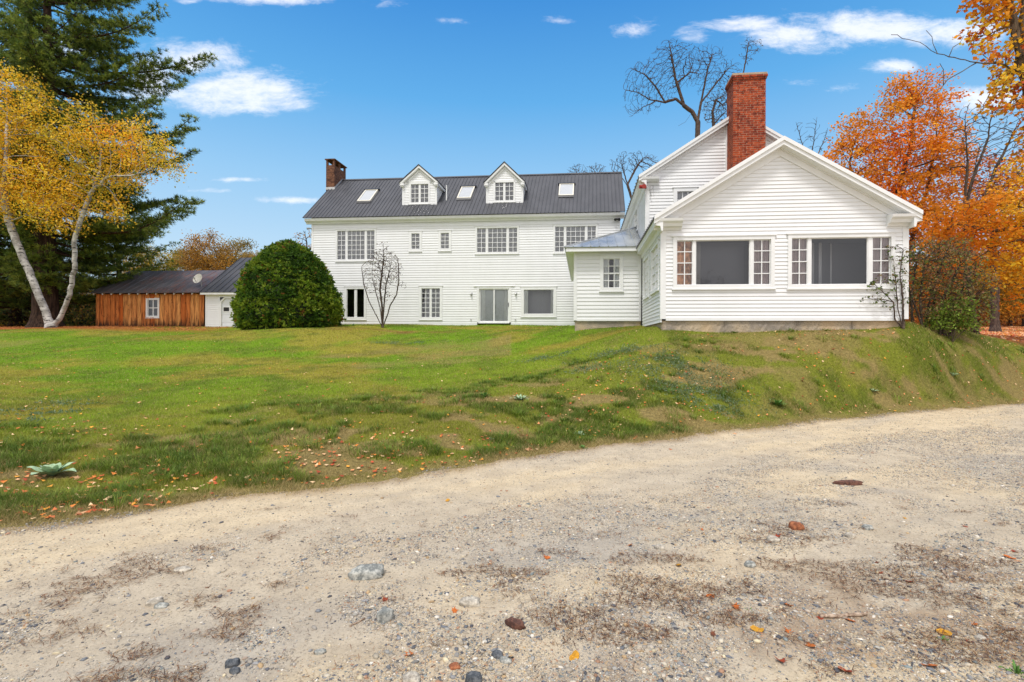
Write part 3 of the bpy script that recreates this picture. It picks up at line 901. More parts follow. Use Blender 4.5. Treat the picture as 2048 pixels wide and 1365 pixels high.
        for p_ in (L, R_):
            slope_board(tr, F, p_, Cp, -.17, -.035, v0 - .2, v0 - .165)
            slope_board(tr, F, p_, Cp, -.21, -.17, v0 - .165, v0 - .03)
            slope_board(tr, F, (p_[0] + (.09 if p_ is L else -.09), p_[1]), (Cp[0], Cp[1] - .03), -.33, -.19, v0 - .05, v0 - .01)
        # eave returns and the pediment board
        for s0, s1 in ((u0 - ov, u0 + .12), (u1 - .12, u1 + ov)):
            tr.box(Pd, s0, s1, 0, .2, zE - .2, zE - .06); tr.box(Pd, s0 + .03, s1 - .03, 0, .14, zE - .28, zE - .2)
        tr.box(Pd, u0 + .12, u1 - .12, -.02, .05, zE + .01, zE + .12)
        for uu, sg in ((u0, -1), (u1, 1)):
            vb = (zE - .1 - zEave) / slope - OV
            tr.hexa([F.pt(uu, v0 - .17, zE - .2), F.pt(uu + sg * ov, v0 - .17, zE - .2), F.pt(uu + sg * ov, vb, zE - .2), F.pt(uu, vb, zE - .2),
                     F.pt(uu, v0 - .17, zE - .03), F.pt(uu + sg * ov, v0 - .17, zE - .03), F.pt(uu + sg * ov, vb + .15, zE - .03), F.pt(uu, vb + .15, zE - .03)])
        tr.build('trim', M['trim'], do)
        rf = MB()
        vb0, vb1 = (zE - zEave) / slope - OV, (zp - zEave) / slope - OV
        rf.hexa([F.pt(L[0] - .04, v0 - .24, zE - .03), F.pt(uc, v0 - .24, zp), F.pt(uc, vb1, zp), F.pt(L[0] - .04, vb0, zE - .03),
                 F.pt(L[0] - .04, v0 - .24, zE + .01), F.pt(uc, v0 - .24, zp + .045), F.pt(uc, vb1, zp + .045), F.pt(L[0] - .04, vb0, zE + .01)])
        rf.hexa([F.pt(R_[0] + .04, v0 - .24, zE - .03), F.pt(uc, v0 - .24, zp), F.pt(uc, vb1, zp), F.pt(R_[0] + .04, vb0, zE - .03),
                 F.pt(R_[0] + .04, v0 - .24, zE + .01), F.pt(uc, v0 - .24, zp + .046), F.pt(uc, vb1, zp + .046), F.pt(R_[0] + .04, vb0, zE + .01)])
        rf.build('roof', M['roof'], do)
        window(do, Pd, w0, w1, q0, q1, ((0, .45, 2, 4), (.54, 1, 2, 4)), c=cz, cap=False, cur=[(0, 1, 'dormer_shade', -.085)], depth=.5, sub=True)
    # chimney with open hood
    u0, vf, _ = rhit(652, 379); u1 = F.hit(668.6, 379, vf)[0]
    vb = F.hit_v(691.6, 340, u1)[0]
    zt = F.hit(660, 318.4, vf)[1]
    c = MB(); Bx = lambda a, o, z: F.pt(a, o, z)
    c.box(Bx, u0, u1, vf, vb, zroof(vf) - .3, zt - .42)
    for a_, b_ in ((u0, u0 + .12), (u1 - .12, u1)):
        for m_ in (vf, (vf + vb) / 2 - .08, vb - .14): c.box(Bx, a_, b_, m_, m_ + .14, zt - .419, zt - .06)
    ch = c.build('chimney', M['brickold'], root); ch['label'] = 'small brown brick chimney with an open hooded top'
    c = MB(); c.box(Bx, u0 - .07, u1 + .07, vf - .07, vb + .07, zt - .059, zt); c.build('chimney_cap', M['brickold'], ch)
    c = MB()
    c.hexa([F.pt(u0 - .0, vf - .05, zroof(vf - .05)), F.pt(u1 + .06, vf - .05, zroof(vf - .05)), F.pt(u1 + .06, vr, zroof(vr)), F.pt(u1 + .001, vr, zroof(vr)),
            F.pt(u0 - .0, vf - .005, zroof(vf) + .14), F.pt(u1 + .03, vf - .005, zroof(vf) + .14), F.pt(u1 + .03, vr, zroof(vr) + .1), F.pt(u1 + .001, vr, zroof(vr) + .1)])
    c.build('flashing', M['grey'], ch)
    # vent pipe
    u, v, z = rhit(893, 402); p = F.pt(u, v, z)
    c = MB(); c.tube([p, p + (0, 0, .98)], .035, 10); c.build('vent_pipe', M['trim'], root)
    # wall lamps, floodlight, taps
    for x, y in ((943, 589), (1032, 588.6)):
        u, z = F.hit(x, y); l = MB(); l.box(P, u - .06, u + .06, .0, .05, z - .07, z + .09); l.tube([P(u, .06, z + .02), P(u, .1, z + .03), P(u, .14, z - .04)], [.045, .06, .05], 10); l.build('wall_lamp', M['grey'], root)
    for x, y in ((942, 639.5), (1031, 640)):
        u, z = F.hit(x, y); l = MB(); l.tube([P(u, .0, z), P(u, .09, z)], .025, 8); l.box(P, u - .05, u + .05, .06, .08, z + .02, z + .04); l.build('wall_tap', M['grey'], root)
    u, z = F.hit(1234, 439); l = MB()
    for k in (-1, 1): l.tube([P(u, .05, z), P(u + k * .05, .12, z - .02), P(u + k * .12, .26, z - .08)], [.03, .06, .085], 10)
    l.tube([P(u, 0, z + .02), P(u, .05, z + .02)], .07, 12); l.build('floodlight', M['black'], root)
    u, z = F.hit(624, 458); l = MB(); l.tube([P(u, .05, z), P(u - .12, .12, z), P(u - .22, .2, z - .04)], [.03, .05, .07], 10); l.build('floodlight', M['grey'], root)
    return F


LH = long_house()


# ------------------------------------------------------------------ gable house pieces
G = Frame(1322, 14.7)          # front left corner of the low gabled wing
def front_wing():
    F = G; P = F.front()
    root = empty('gabled_house_wing', F.pt(3.3, 0, 1.9), 'white gabled wing nearest the track, two wide picture windows above a rough stone foundation', 'house')
    uR = F.hit(1814, 560)[0]
    zb = F.hit(1560, 638.5)[1]
    OV = .32
    uE0, _ = F.hit(1308.5, 432, -OV); uE1, _ = F.hit(1844.5, 426, -OV)
    uP, zP = F.hit(1567.5, 275, -OV)
    zE = (F.hit(1308.5, 431, -OV)[1] + F.hit(1844.5, 427, -OV)[1]) / 2
    zc = zE - .22
    sL = (zP - zE) / (uP - uE0); sR = (zP - zE) / (uE1 - uP)
    D = 4.6
    holes = []
    def W4(x0, y0, x1, y1):
        ym, xm = (y0 + y1) / 2, (x0 + x1) / 2
        return F.hit(x0, ym)[0], F.hit(x1, ym)[0], F.hit(xm, y1)[1], F.hit(xm, y0)[1]
    w1 = W4(1353, 480.5, 1541, 570.5); f = lambda x: (x - 1353) / 188
    holes.append(window(root, P, *w1, ((0, f(1386), 2, 4), (f(1391.5), f(1500.5), 1, 1), (f(1507), 1, 2, 4)), c=.105, mun=.026,
                        cur=[(0, f(1388), 'orange', -.085), (f(1390), f(1502), 'shade', -.5), (f(1506), 1, 'mauve', -.085)], label='wide three part picture window with rust curtain at its left'))
    w2 = W4(1582.5, 475.6, 1780.5, 569.7); f = lambda x: (x - 1582.5) / 198
    holes.append(window(root, P, *w2, ((0, f(1616), 2, 4), (f(1622.5), f(1736.5), 1, 1), (f(1745), 1, 2, 4)), c=.105, mun=.026,
                        cur=[(0, f(1617), 'mauve', -.085), (f(1650), f(1658), 'sheer', -.9), (f(1668), f(1674), 'sheer', -.9), (f(1696), f(1699), 'sheer', -1.0), (f(1744), 1, 'mauve', -.085)], room='shade', label='wide three part picture window behind the corner shrub'))
    w = MB()
    lm = lambda z: .13 if z < zc else max(.13, uE0 + (z + .30 - zE) / sL)
    rm = lambda z: uR - .13 if z < zc else min(uR - .13, uE1 - (z + .30 - zE) / sR)
    clap(w, P, zb, zP - .34, .11, lm, rm, holes, .023)
    # left side wall with its windows
    Q = F.left()
    vD = D
    ln = F.hit_v(1318.5, 520)[0], F.hit_v(1304.5, 520)[0]
    l2 = F.hit_v(1298.8, 520)[0], F.hit_v(1289.0, 520)[0]
    zs = F.hit_v(1318.9, 577)[1]; zt_ = F.hit_v(1317.5, 487.5)[1]
    hs = []
    for va, vb in (ln, l2):
        hs.append(window(root, Q, va, min(vb, vD - .2), zs + .05, zt_, ((0, .48, 2, 5), (.52, 1, 2, 5)), c=.09, cur=[(0, 1, 'sheer', -.085)]))
    clap(w, Q, zb - .1, zc + .1, .11, .13, vD, hs, .023)
    w.quad(F.pt(uR, 0, zb), F.pt(uR, D, zb), F.pt(uR, D, zc + .1), F.pt(uR, 0, zc + .1))
    w.build('wall', M['clap'], root)
    t = MB()
    t.box(P, -.028, .13, -.1, .03, zb, zc - .07); t.box(Q, .0, .13, -.02, .03, zb - .1, zc - .07)
    t.box(P, uR - .13, uR + .028, -.1, .03, zb, zc - .07)
    t.box(P, .13, uR - .13, -.02, .045, zb - .05, zb + .035)
    for p_, sg, s_, e_ in (((uE0, zE), 1, sL, uE0), ((uE1, zE), -1, sR, uE1)):
        C_ = (uP, zP)
        slope_board(t, F, p_, C_, -.085, .03, -OV - .045, -OV + .05)      # crown
        slope_board(t, F, p_, C_, -.20, -.085, -OV - .01, -OV + .05)       # fascia
        slope_board(t, F, (p_[0] + sg * .1, p_[1] + .1 * s_), C_, -.205, -.17, -OV + .05, -.03)      # soffit
        slope_board(t, F, (p_[0] + sg * .30, p_[1] + .30 * s_), (uP, zP), -.42, -.20, -.05, -.012)    # frieze
        slope_board(t, F, (p_[0] + sg * .36, p_[1] + .36 * s_), (uP, zP), -.235, -.19, -.09, -.045)
    # eave returns
    for u0, u1, in ((uE0 + .02, .56), (uR - .56, uE1 - .02)):
        P0 = lambda o, z, u=u0: P(u, o, z); P1 = lambda o, z, u=u1: P(u, o, z)
        profile_run(t, P0, P1, [(.0, zE - .33), (.07, zE - .33), (.10, zE - .26), (.20, zE - .25), (.24, zE - .17), (OV, zE - .12), (OV + .02, zE - .045), (0, zE + .0)])
    # side eave cornice on the left
    profile_run(t, lambda o, z: Q(-OV + .02, o, z), lambda o, z: Q(vD, o, z),
                [(.0, zE - .40), (.05, zE - .40), (.08, zE - .26), (.22, zE - .24), (-uE0 - .05, zE - .17), (-uE0 - .01, zE - .03), (0, zE - .03)])
    profile_run(t, lambda o, z: F.pt(uR + o, -OV + .02, z), lambda o, z: F.pt(uR + o, vD, z),
                [(.0, zE - .40), (.05, zE - .40), (.08, zE - .26), (.22, zE - .24), (uE1 - uR - .05, zE - .17), (uE1 - uR - .01, zE - .03), (0, zE - .03)])
    t.build('trim', M['trim'], root)
    r = MB()
    ribbed(r, F.pt(uE0 - .02, -OV + .055, zE - .04), F.pt(uE0 - .02, D, zE - .02), F.pt(uP, -OV + .055, zP - .02), F.pt(uP, D, zP), .3)
    ribbed(r, F.pt(uE1 + .02, -OV + .055, zE - .04), F.pt(uE1 + .02, D, zE - .02), F.pt(uP, -OV + .055, zP - .02), F.pt(uP, D, zP), .3)
    r.hexa([F.pt(uP - .12, -.2, zP - .04), F.pt(uP + .12, -.2, zP - .04), F.pt(uP + .12, D, zP - .04), F.pt(uP - .12, D, zP - .04),
            F.pt(uP - .03, -.2, zP + .05), F.pt(uP + .03, -.2, zP + .05), F.pt(uP + .03, D, zP + .05), F.pt(uP - .03, D, zP + .05)])
    r.build('roof', M['roof'], root)
    # rough granite foundation, slightly uneven stones
    s = MB(); a = .02
    while a < uR - .02:
        b = min(uR - .02, a + random.uniform(.9, 2.4))
        if uR - .02 - b < .4: b = uR - .02
        n = max(2, int((b - a) / .08)); dz = random.uniform(-.01, .01); od = random.uniform(-.03, .0)
        rows = 7
        base = len(s.v)
        for j in range(rows + 1):
            for i in range(n + 1):
                uu = a + (b - a) * i / n; zz = 1.2 + (zb - .052 - 1.2) * j / rows
                ed = min(i, n - i) == 0
                s.v.append(P(uu, od - (.02 if ed else 0) + random.uniform(-.012, .012), zz))
        for j in range(rows):
            for i in range(n):
                k = base + j * (n + 1) + i; s.f.append((k, k + 1, k + n + 2, k + n + 1))
        a = b
    for k, Pq in ((0, Q),):
        s.quad(Pq(0, -.04, 1.2), Pq(vD, -.04, 1.2), Pq(vD, -.04, zb), Pq(0, -.04, zb))
    s.quad(F.pt(uR - .04, 0, 1.2), F.pt(uR - .04, vD, 1.2), F.pt(uR - .04, vD, zb), F.pt(uR - .04, 0, zb))
    s.build('foundation', M['stone'], root)
    return uR, uP, zP, zE


FW = front_wing()
VT = 4.0                       # the tall house stands this far behind the wing's front


def tall_house():
    F = G; P = F.front(VT)
    uL = 0.03
    root = empty('tall_house', F.pt(3.5, VT, 2.0), 'tall white gabled house rising behind the low front wing, with a big red brick chimney', 'house')
    OV = .22
    v0 = VT - OV
    uE0 = F.hit(1278, 352, v0)[0]
    zE = F.hit(1278, 352, v0)[1]
    uP, zP = F.hit(1476, 223, v0)
    uE1 = uP + (uP - uE0)
    uR = uE1 - (uL - uE0)
    s = (zP - zE) / (uP - uE0)
    D = 10.8
    zb = 2.1
    holes = []
    a0, a1 = F.hit(1354, 395, VT)[0], F.hit(1387, 395, VT)[0]; z1 = F.hit(1370, 383.5, VT)[1]
    holes.append(window(root, P, a0, a1, z1 - 1.25, z1, ((0, 1, 3, 4),), c=.13, cur=[(0, 1, 'sheer', -.085)]))
    w = MB()
    lm = lambda z: uL + .1 if z < zE - .2 else max(uL + .1, uE0 + (z + .22 - zE) / s)
    rm = lambda z: uR - .1 if z < zE - .2 else min(uR - .1, uE1 - (z + .22 - zE) / s)
    clap(w, P, 3.6, zP - .3, .118, lm, rm, holes, .023)
    Q = F.left(uL)
    hs = []
    for px0, px1, y0, y1 in ((1276.5, 1270.5, 402, 442), (1262.5, 1257.5, 436, 470)):
        va, vb = F.hit_v(px0, 420, uL)[0], F.hit_v(px1, 420, uL)[0]
        zt = F.hit_v(px0, y0, uL)[1]
        hs.append(window(root, Q, va, vb, zt - 1.15, zt, ((0, 1, 2, 4),), c=.09, cur=[(0, 1, 'sheer', -.085)]))
    clap(w, Q, 3.4, zE - .1, .118, VT + .1, VT + D, hs, .023)
    w.quad(F.pt(uR, VT, zb), F.pt(uR, VT + D, zb), F.pt(uR, VT + D, zE - .1), F.pt(uR, VT, zE - .1))
    w.poly([F.pt(uL, VT + D, zb), F.pt(uR, VT + D, zb), F.pt(uR, VT + D, zE - .1), F.pt(uP, VT + D, zP - .1), F.pt(uL, VT + D, zE - .1)])
    w.build('wall', M['clap'], root)
    t = MB()
    t.box(P, uL - .028, uL + .13, -.1, .03, 3.6, zE - .2); t.box(Q, VT, VT + .12, -.02, .028, 3.4, zE - .2)
    c0 = F.hit(1450.5, 300, VT)[0]
    t.box(P, c0, c0 + .1, 0, .05, F.hit(1452, 338, VT)[1] - 1, F.hit(1452, 246, VT)[1])
    for p_, sg in (((uE0, zE), 1), ((uE1, zE), -1)):
        C_ = (uP, zP)
        slope_board(t, F, p_, C_, -.08, .03, v0 - .04, v0 + .05)
        slope_board(t, F, p_, C_, -.19, -.08, v0 - .01, v0 + .05)
        slope_board(t, F, (p_[0] + sg * .08, p_[1] + .08 * s), C_, -.19, -.16, v0 + .05, VT - .02)
        slope_board(t, F, (p_[0] + sg * .22, p_[1] + .22 * s), C_, -.30, -.18, VT - .045, VT - .012)
    P0 = lambda o, z: P(uE0 + .02, o, z); P1 = lambda o, z: P(uL + .46, o, z)
    profile_run(t, P0, P1, [(.0, zE - .30), (.05, zE - .30), (.07, zE - .22), (.15, zE - .2), (OV, zE - .12), (OV + .02, zE - .04), (0, zE)])
    k = uL - uE0
    profile_run(t, lambda o, z: Q(v0 + .02, o, z), lambda o, z: Q(VT + D, o, z),
                [(.0, zE - .42), (.05, zE - .42), (.08, zE - .24), (k * .6, zE - .22), (k - .05, zE - .16), (k - .01, zE - .03), (0, zE - .03)])
    t.build('trim', M['trim'], root)
    r = MB()
    for uu in (uE0 - .02, uE1 + .02):
        ribbed(r, F.pt(uu, v0 + .055, zE - .03), F.pt(uu, VT + D + .1, zE - .02), F.pt(uP, v0 + .055, zP - .02), F.pt(uP, VT + D + .1, zP), .4)
    r.build('roof', M['roof'], root)
    # main chimney, standing against the gable
    vf = VT - .78
    u0, u1 = F.hit(1466.3, 240, vf)[0], F.hit(1531.3, 240, vf)[0]
    zt = F.hit(1500, 146.5, vf)[1]
    B = lambda a, o, z: F.pt(a, o, z)
    c = MB(); c.box(B, u0, u1, vf, VT + .02, 3.9, zt - .22)
    ch = c.build('chimney', M['brick'], root); ch['label'] = 'big square red brick chimney'
    c = MB(); c.box(B, u0 - .028, u1 + .028, vf - .028, VT + .05, zt - .219, zt - .15); c.box(B, u0 - .055, u1 + .055, vf - .055, VT + .08, zt - .149, zt - .07); c.build('chimney_crown', M['brick'], ch)
    c = MB(); c.box(B, u0 - .04, u1 + .04, vf - .04, VT + .06, zt - .069, zt); c.build('chimney_cap', M['stone'], ch)
    # flood lamp under the eave, wall bracket
    v, z = F.hit_v(1281, 377, uE0 + .12)
    l = MB(); q = P(uE0 + .16, .12, F.hit(1278, 375, VT - .1)[1])
    l.tube([q, q + np.array([.0, -.16, -.02])], [.035, .085], 12); l.tube([q + np.array([.12, 0, 0]), q + np.array([-.14, -.03, -.0])], [.06, .07], 12)
    l.build('flood_lamp', M['red'], root)
    u, z = F.hit(1300, 380, VT); l = MB()
    l.tube([P(u, .0, z), P(u, .1, z)], .03, 8); l.tube([P(u, .1, z + .1), P(u - .02, .12, z - .12), P(u + .05, .1, z - .28)], .014, 6); l.tube([P(u + .1, .05, z + .15), P(u + .12, .1, z - .1)], .01, 6)
    l.build('cable_bracket', M['grey'], root)
    return uL


UL = tall_house()


def side_porch():
    F = G
    vF = None
    # front plane of the enclosed porch
    vF = F.hit_v(1283.5, 600, 0.0)[0]
    vF = min(max(vF, 4.2), 6.2)
    P = F.front(vF)
    uW = F.hit(1149, 570, vF)[0]
    root = empty('enclosed_porch', F.pt(uW / 2, vF, 2.2), 'small enclosed white porch with pale metal hip roof between the two houses', 'porch')
    OV = .40
    uC, zE = F.hit(1131, 495, vF - OV)
    ov = uW - uC
    vB = vF + 9.4
    zb = F.hit(1215, 641, vF)[1]
    a0, a1 = F.hit(1206.3, 550, vF)[0], F.hit(1239.6, 550, vF)[0]
    z0, z1 = F.hit(1222, 576.4, vF)[1], F.hit(1222, 518, vF)[1]
    hole = window(root, P, a0, a1, z0, z1, ((0, 1, 3, 4),), c=.13, cur=[(0, .3, 'white_curtain', -.085), (.62, 1, 'white_curtain', -.085)], room='darkroom', rail=True)
    w = MB()
    clap(w, P, zb, zE - .12, .152, uW + .1, -.02, [hole])
    clap(w, F.left(uW), zb, zE - .12, .152, vF + .1, vB)
    w.build('wall', M['clap'], root)
    t = MB()
    t.box(P, uW - .03, uW + .1, -.1, .032, zb - .01, zE - .14); t.box(F.left(uW), vF, vF + .1, -.02, .032, zb, zE - .14)
    t.box(P, -.12, -.03, -.02, .03, zb, zE - .14)
    t.box(P, uW + .1, -.03, -.02, .04, zb - .03, zb + .04)
    t.box(P, uC, -.03, OV - .03, OV, zE - .17, zE - .01)
    t.box(lambda a, o, z: F.pt(uC + o, a, z), vF - OV, vB, 0, .03, zE - .17, zE - .012)
    t.box(P, uC + .03, -.03, 0, OV - .03, zE - .14, zE - .12)
    t.box(lambda a, o, z: F.pt(uC + o, a, z), vF, vB, .03, uW - uC, zE - .14, zE - .121)
    t.build('trim', M['trim'], root)
    # hip roof leaning on the tall house
    k = UL - uC; rise = None
    vt = vF - OV + k
    zT = F.hit(1268.5, 455.5, vt)[1]
    r = MB()
    e0, e1, tp = F.pt(uC - .04, vF - OV - .04, zE), F.pt(UL - .0, vF - OV - .04, zE), F.pt(UL, vt, zT)
    # front slope, ribs running up it
    def facet(c0, c1, top):
        c0, c1, top = map(np.asarray, (c0, c1, top))
        n = np.cross(c1 - c0, top - c0); n /= np.linalg.norm(n); n *= np.sign(n[2])
        r.poly([c0, c1, top]); r.poly([c0 - n * .03, c1 - n * .03, top - n * .03]); r.quad(c0, c1, c1 - n * .03, c0 - n * .03)
        m = int(np.linalg.norm(c1 - c0) / .33)
        for i in range(m + 1):
            a = lerp(c0, c1, i / m); b = a + (top - c1) * (i / m)
            d = (c1 - c0) / np.linalg.norm(c1 - c0) * .02
            if np.linalg.norm(b - a) < .05: continue
            r.hexa([a - d, a + d, b + d, b - d, a - d * .5 + n * .03, a + d * .5 + n * .03, b + d * .5 + n * .03, b - d * .5 + n * .03])
    facet(e0, e1, tp)
    ribbed(r, F.pt(uC - .04, vF - OV - .04, zE), F.pt(uC - .04, vB, zE), F.pt(UL, vt, zT), F.pt(UL, vB, zT), .33)
    r.tube([e0, tp], .035, 6)
    r.build('roof', M['rooflight'], root)
    s = MB(); s.box(P, uW + .02, -.03, -.3, -.02, 1.9, zb - .031); s.box(F.left(uW), vF + .3, vB, -.1, -.03, 1.9, zb - .03)
    s.build('foundation', M['stone'], root)
    # porch lamp on gable wall corner kept simple


side_porch()


# ------------------------------------------------------------------ garage and board shed
def garage_and_shed():
    F = Frame(411, 34.5)
    P = F.front()
    root = empty('garage', F.pt(3, 0, 2.35), 'low white clapboard garage with dark metal roof, half hidden by the round evergreen bush', 'garage')
    OV = .3
    uE0, zE = F.hit(400, 585, -OV)
    zb = F.hit(411, 658.5)[1] - .1
    u1 = 7.6
    vR = 3.9
    zR = F.hit(483, 516, vR)[1]; uR0 = uE0
    dl, dt = F.hit(442.8, 620)[0], F.hit(460, 597.6)[1]
    dw = 2.7; zt = zE - .14
    w = MB()
    clap(w, P, zb, zt, .145, .1, u1, [(dl - .1, dl + dw + .1, zb - .1, dt + .1)])
    D = 2 * vR; s = (zR - zE) / (vR + OV)
    vmn = lambda z: 0 if z < zE + OV * s else (z - zE) / s - OV
    clap(w, F.left(0), zb, zR - .1, .145, vmn, lambda z: D - vmn(z))
    w.quad(F.pt(0, D, zb), F.pt(u1, D, zb), F.pt(u1, D, zt), F.pt(0, D, zt))
    w.build('wall', M['clap'], root)
    t = MB()
    t.box(P, 0, .1, -.02, .03, zb, zt)
    t.box(P, uE0 + .02, u1, OV - .05, OV, zE - .16, zE - .01); t.box(P, 0, u1, 0, OV - .05, zE - .15, zE - .13)
    c = .26
    t.box(P, dl - .12, dl, -.1, .035, zb, dt - c); t.box(P, dl + dw, dl + dw + .12, -.1, .035, zb, dt - c)
    t.box(P, dl + c, dl + dw - c, -.1, .035, dt, dt + .12)
    for a, sg in ((dl, 1), (dl + dw, -1)):
        xs = [a, a - sg * .12, a - sg * .12, a + sg * c, a + sg * c]
        zs = [dt - c, dt - c, dt - c + .06, dt + .12, dt]
        q = [P(x, .035, z) for x, z in zip(xs, zs)]; q2 = [P(x, -.1, z) for x, z in zip(xs, zs)]
        t.poly(q); t.poly(q2)
        for i in range(5): t.quad(q[i], q[(i + 1) % 5], q2[(i + 1) % 5], q2[i])
    # rake board on the left gable
    for v_a, v_b in ((-OV, vR), (D + OV, vR)):
        t.hexa([F.pt(uE0, v_a, zE - .17), F.pt(uE0 + .03, v_a, zE - .17), F.pt(uE0 + .03, v_b, zR - .17), F.pt(uE0, v_b, zR - .17),
                F.pt(uE0, v_a, zE - .02), F.pt(uE0 + .03, v_a, zE - .02), F.pt(uE0 + .03, v_b, zR - .02), F.pt(uE0, v_b, zR - .02)])
    t.build('trim', M['trim'], root)
    d = MB(); nr = 4
    hgt = (dt - zb)
    for j in range(nr):
        z0_, z1_ = zb + hgt * j / nr, zb + hgt * (j + 1) / nr - .012
        d.box(P, dl, dl + dw, -.12, -.06, z0_, z1_)
        if j != 2:
            for i in range(4):
                x0 = dl + dw * i / 4 + .1; d.box(P, x0, x0 + dw / 4 - .2, -.06, -.048, z0_ + .12, z1_ - .12)
    do = d.build('garage_door', M['door'], root)
    z0_, z1_ = zb + hgt * 2 / nr, zb + hgt * 3 / nr
    for i in range(4):
        x0 = dl + dw * i / 4 + .12; x1 = x0 + .42; a, b = F.hit(455, 623)[1], F.hit(455, 615)[1]
        q = MB()
        q.box(P, x0 - .05, x0, -.06, -.035, a - .05, b + .05); q.box(P, x1, x1 + .05, -.06, -.035, a - .05, b + .05); q.box(P, x0, x1, -.06, -.036, b, b + .05); q.box(P, x0, x1, -.06, -.036, a - .05, a)
        wo = q.build('window', M['trim'], do)
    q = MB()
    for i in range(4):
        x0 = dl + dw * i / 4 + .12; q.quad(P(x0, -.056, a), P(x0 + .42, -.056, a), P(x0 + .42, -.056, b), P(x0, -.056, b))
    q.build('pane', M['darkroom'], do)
    r = MB()
    ribbed(r, F.pt(uE0 - .02, -OV - .03, zE), F.pt(u1, -OV - .03, zE), F.pt(uE0 - .02, vR, zR), F.pt(u1, vR, zR), .42, .04, .05)
    ribbed(r, F.pt(uE0 - .02, D + OV, zE), F.pt(u1, D + OV, zE), F.pt(uE0 - .02, vR, zR), F.pt(u1, vR, zR), 1)
    r.build('roof', M['roof'], root)

    # shed of rough pine boards
    S = Frame(192.5, 36.0)
    P = S.front()
    root = empty('board_shed', S.pt(4, 0, 2.4), 'long low shed of reddish vertical pine boards with an old dark metal roof', 'shed')
    OV = .42
    uE0, zE = S.hit(181.5, 586.5, -OV); uE1 = S.hit(405, 586, -OV)[0]
    uw1 = S.hit(409, 620)[0]
    zb = S.hit(300, 661)[1] - .12
    vR = 2.6
    zR = S.hit(340, 542, vR)[1]
    D = 2 * vR; s = (zR - zE) / (vR + OV)
    wa0, wa1 = S.hit(296, 610)[0], S.hit(316, 610)[0]; wz0, wz1 = S.hit(305, 632.5)[1], S.hit(305, 600)[1]
    hole = window(root, P, wa0, wa1, wz0, wz1, ((0, 1, 2, 2),), c=.13, cap=False, room='darkroom', depth=.8, mun=.06, label='small white four pane window')
    V = []; Fc = []; C = []
    def board(x0, x1, o, z0, z1, r):
        n = len(V); ns = 8
        for k in range(ns + 1):
            z = z0 + (z1 - z0) * k / ns
            for a, oo in ((x0, 0), (x0, o), (x1, o), (x1, 0)):
                V.append(P(a, oo, z)); C.append((r[0], r[1], max(0, 1 - (z - zb) / 1.5)))
        for k in range(ns):
            for j in range(3):
                a = n + k * 4 + j; Fc.append((a, a + 1, a + 5, a + 4))
    x = 0.0
    while x < uw1 - .05:
        wd = random.uniform(.24, .40); x1 = min(uw1, x + wd); r = (random.random(), random.random())
        o = random.choice((.025, .06, .04, .05))
        pieces = [(zb, zE - .05)]
        if x1 > hole[0] and x < hole[1]: pieces = [(zb, hole[2]), (hole[3], zE - .05)]
        for a, b in pieces: board(x + .016, x1 - .016, o, a, b, r)
        x = x1
    o_ = np_mesh('wall', V, Fc, M['pine_board'], root, colr=np.array(C))
    bk = MB(); bk.box(P, 0, hole[0], -.04, -.02, zb, zE - .06); bk.box(P, hole[1], uw1, -.04, -.02, zb, zE - .06)
    bk.box(P, hole[0], hole[1], -.04, -.02, zb, hole[2]); bk.box(P, hole[0], hole[1], -.04, -.02, hole[3], zE - .06)
    bk.poly([S.pt(0, 0, zb), S.pt(0, D, zb), S.pt(0, D, zE), S.pt(0, vR, zR - .1), S.pt(0, 0, zE)])
    bk.poly([S.pt(uw1, 0, zb), S.pt(uw1, D, zb), S.pt(uw1, D, zE), S.pt(uw1, vR, zR - .1), S.pt(uw1, 0, zE)])
    bk.build('sheathing', M['bark_dark'], root)
    r = MB()
    ribbed(r, S.pt(uE0, -OV, zE), S.pt(uE1 + .5, -OV, zE), S.pt(uE0, vR, zR), S.pt(uE1 + 1.2, vR, zR), .55, .018, .04)
    ribbed(r, S.pt(uE0, D + OV, zE), S.pt(uE1 + .5, D + OV, zE), S.pt(uE0, vR, zR), S.pt(uE1 + 1.2, vR, zR), 1)
    r.build('roof', M['roofold'], root)
    for i in range(13):
        u = uE0 + .12 + i * (uE1 - uE0 - .1) / 12.3
        q = MB(); sl = s * .35
        q.hexa([S.pt(u, -OV + .05, zE - .13), S.pt(u + .07, -OV + .05, zE - .13), S.pt(u + .07, 0, zE - .13 + OV * s * .9), S.pt(u, 0, zE - .13 + OV * s * .9),
                S.pt(u, -OV + .05, zE - .03), S.pt(u + .07, -OV + .05, zE - .03), S.pt(u + .07, 0, zE - .03 + OV * s * .9), S.pt(u, 0, zE - .03 + OV * s * .9)])
        q.build('rafter_end', M['rafter'], root)
    # satellite dish on the shed roof
    v = -OV + (s and (S.hit(401, 572, 0.6)[1] - zE) / s)
    uu, zz = S.hit(403, 577, .35)
    base = S.pt(uu, .35, zE + (.35 + OV) * s)
    dish = empty('satellite_dish', base, 'pale round satellite dish on a short mast over the shed roof by the garage', 'satellite dish')
    q = MB(); q.tube([base + (0, 0, -.05), base + (0, 0, .28), base + (-.12, -.05, .42)], .025, 8); q.build('mast', M['grey'], dish)
    ctr = base + np.array([-.16, -.12, .52])
    ax = np.array([-.15, -.9, .35]); ax /= np.linalg.norm(ax); e1 = np.cross(ax, (0, 0, 1)); e1 /= np.linalg.norm(e1); e2 = np.cross(e1, ax)
    q = MB(); nr, ns = 6, 24
    for j in range(nr + 1):
        for k in range(ns):
            rr = .35 * j / nr; t = 2 * math.pi * k / ns
            q.v.append(ctr + e1 * rr * math.cos(t) + e2 * rr * 1.05 * math.sin(t) + ax * (rr * rr * .6))
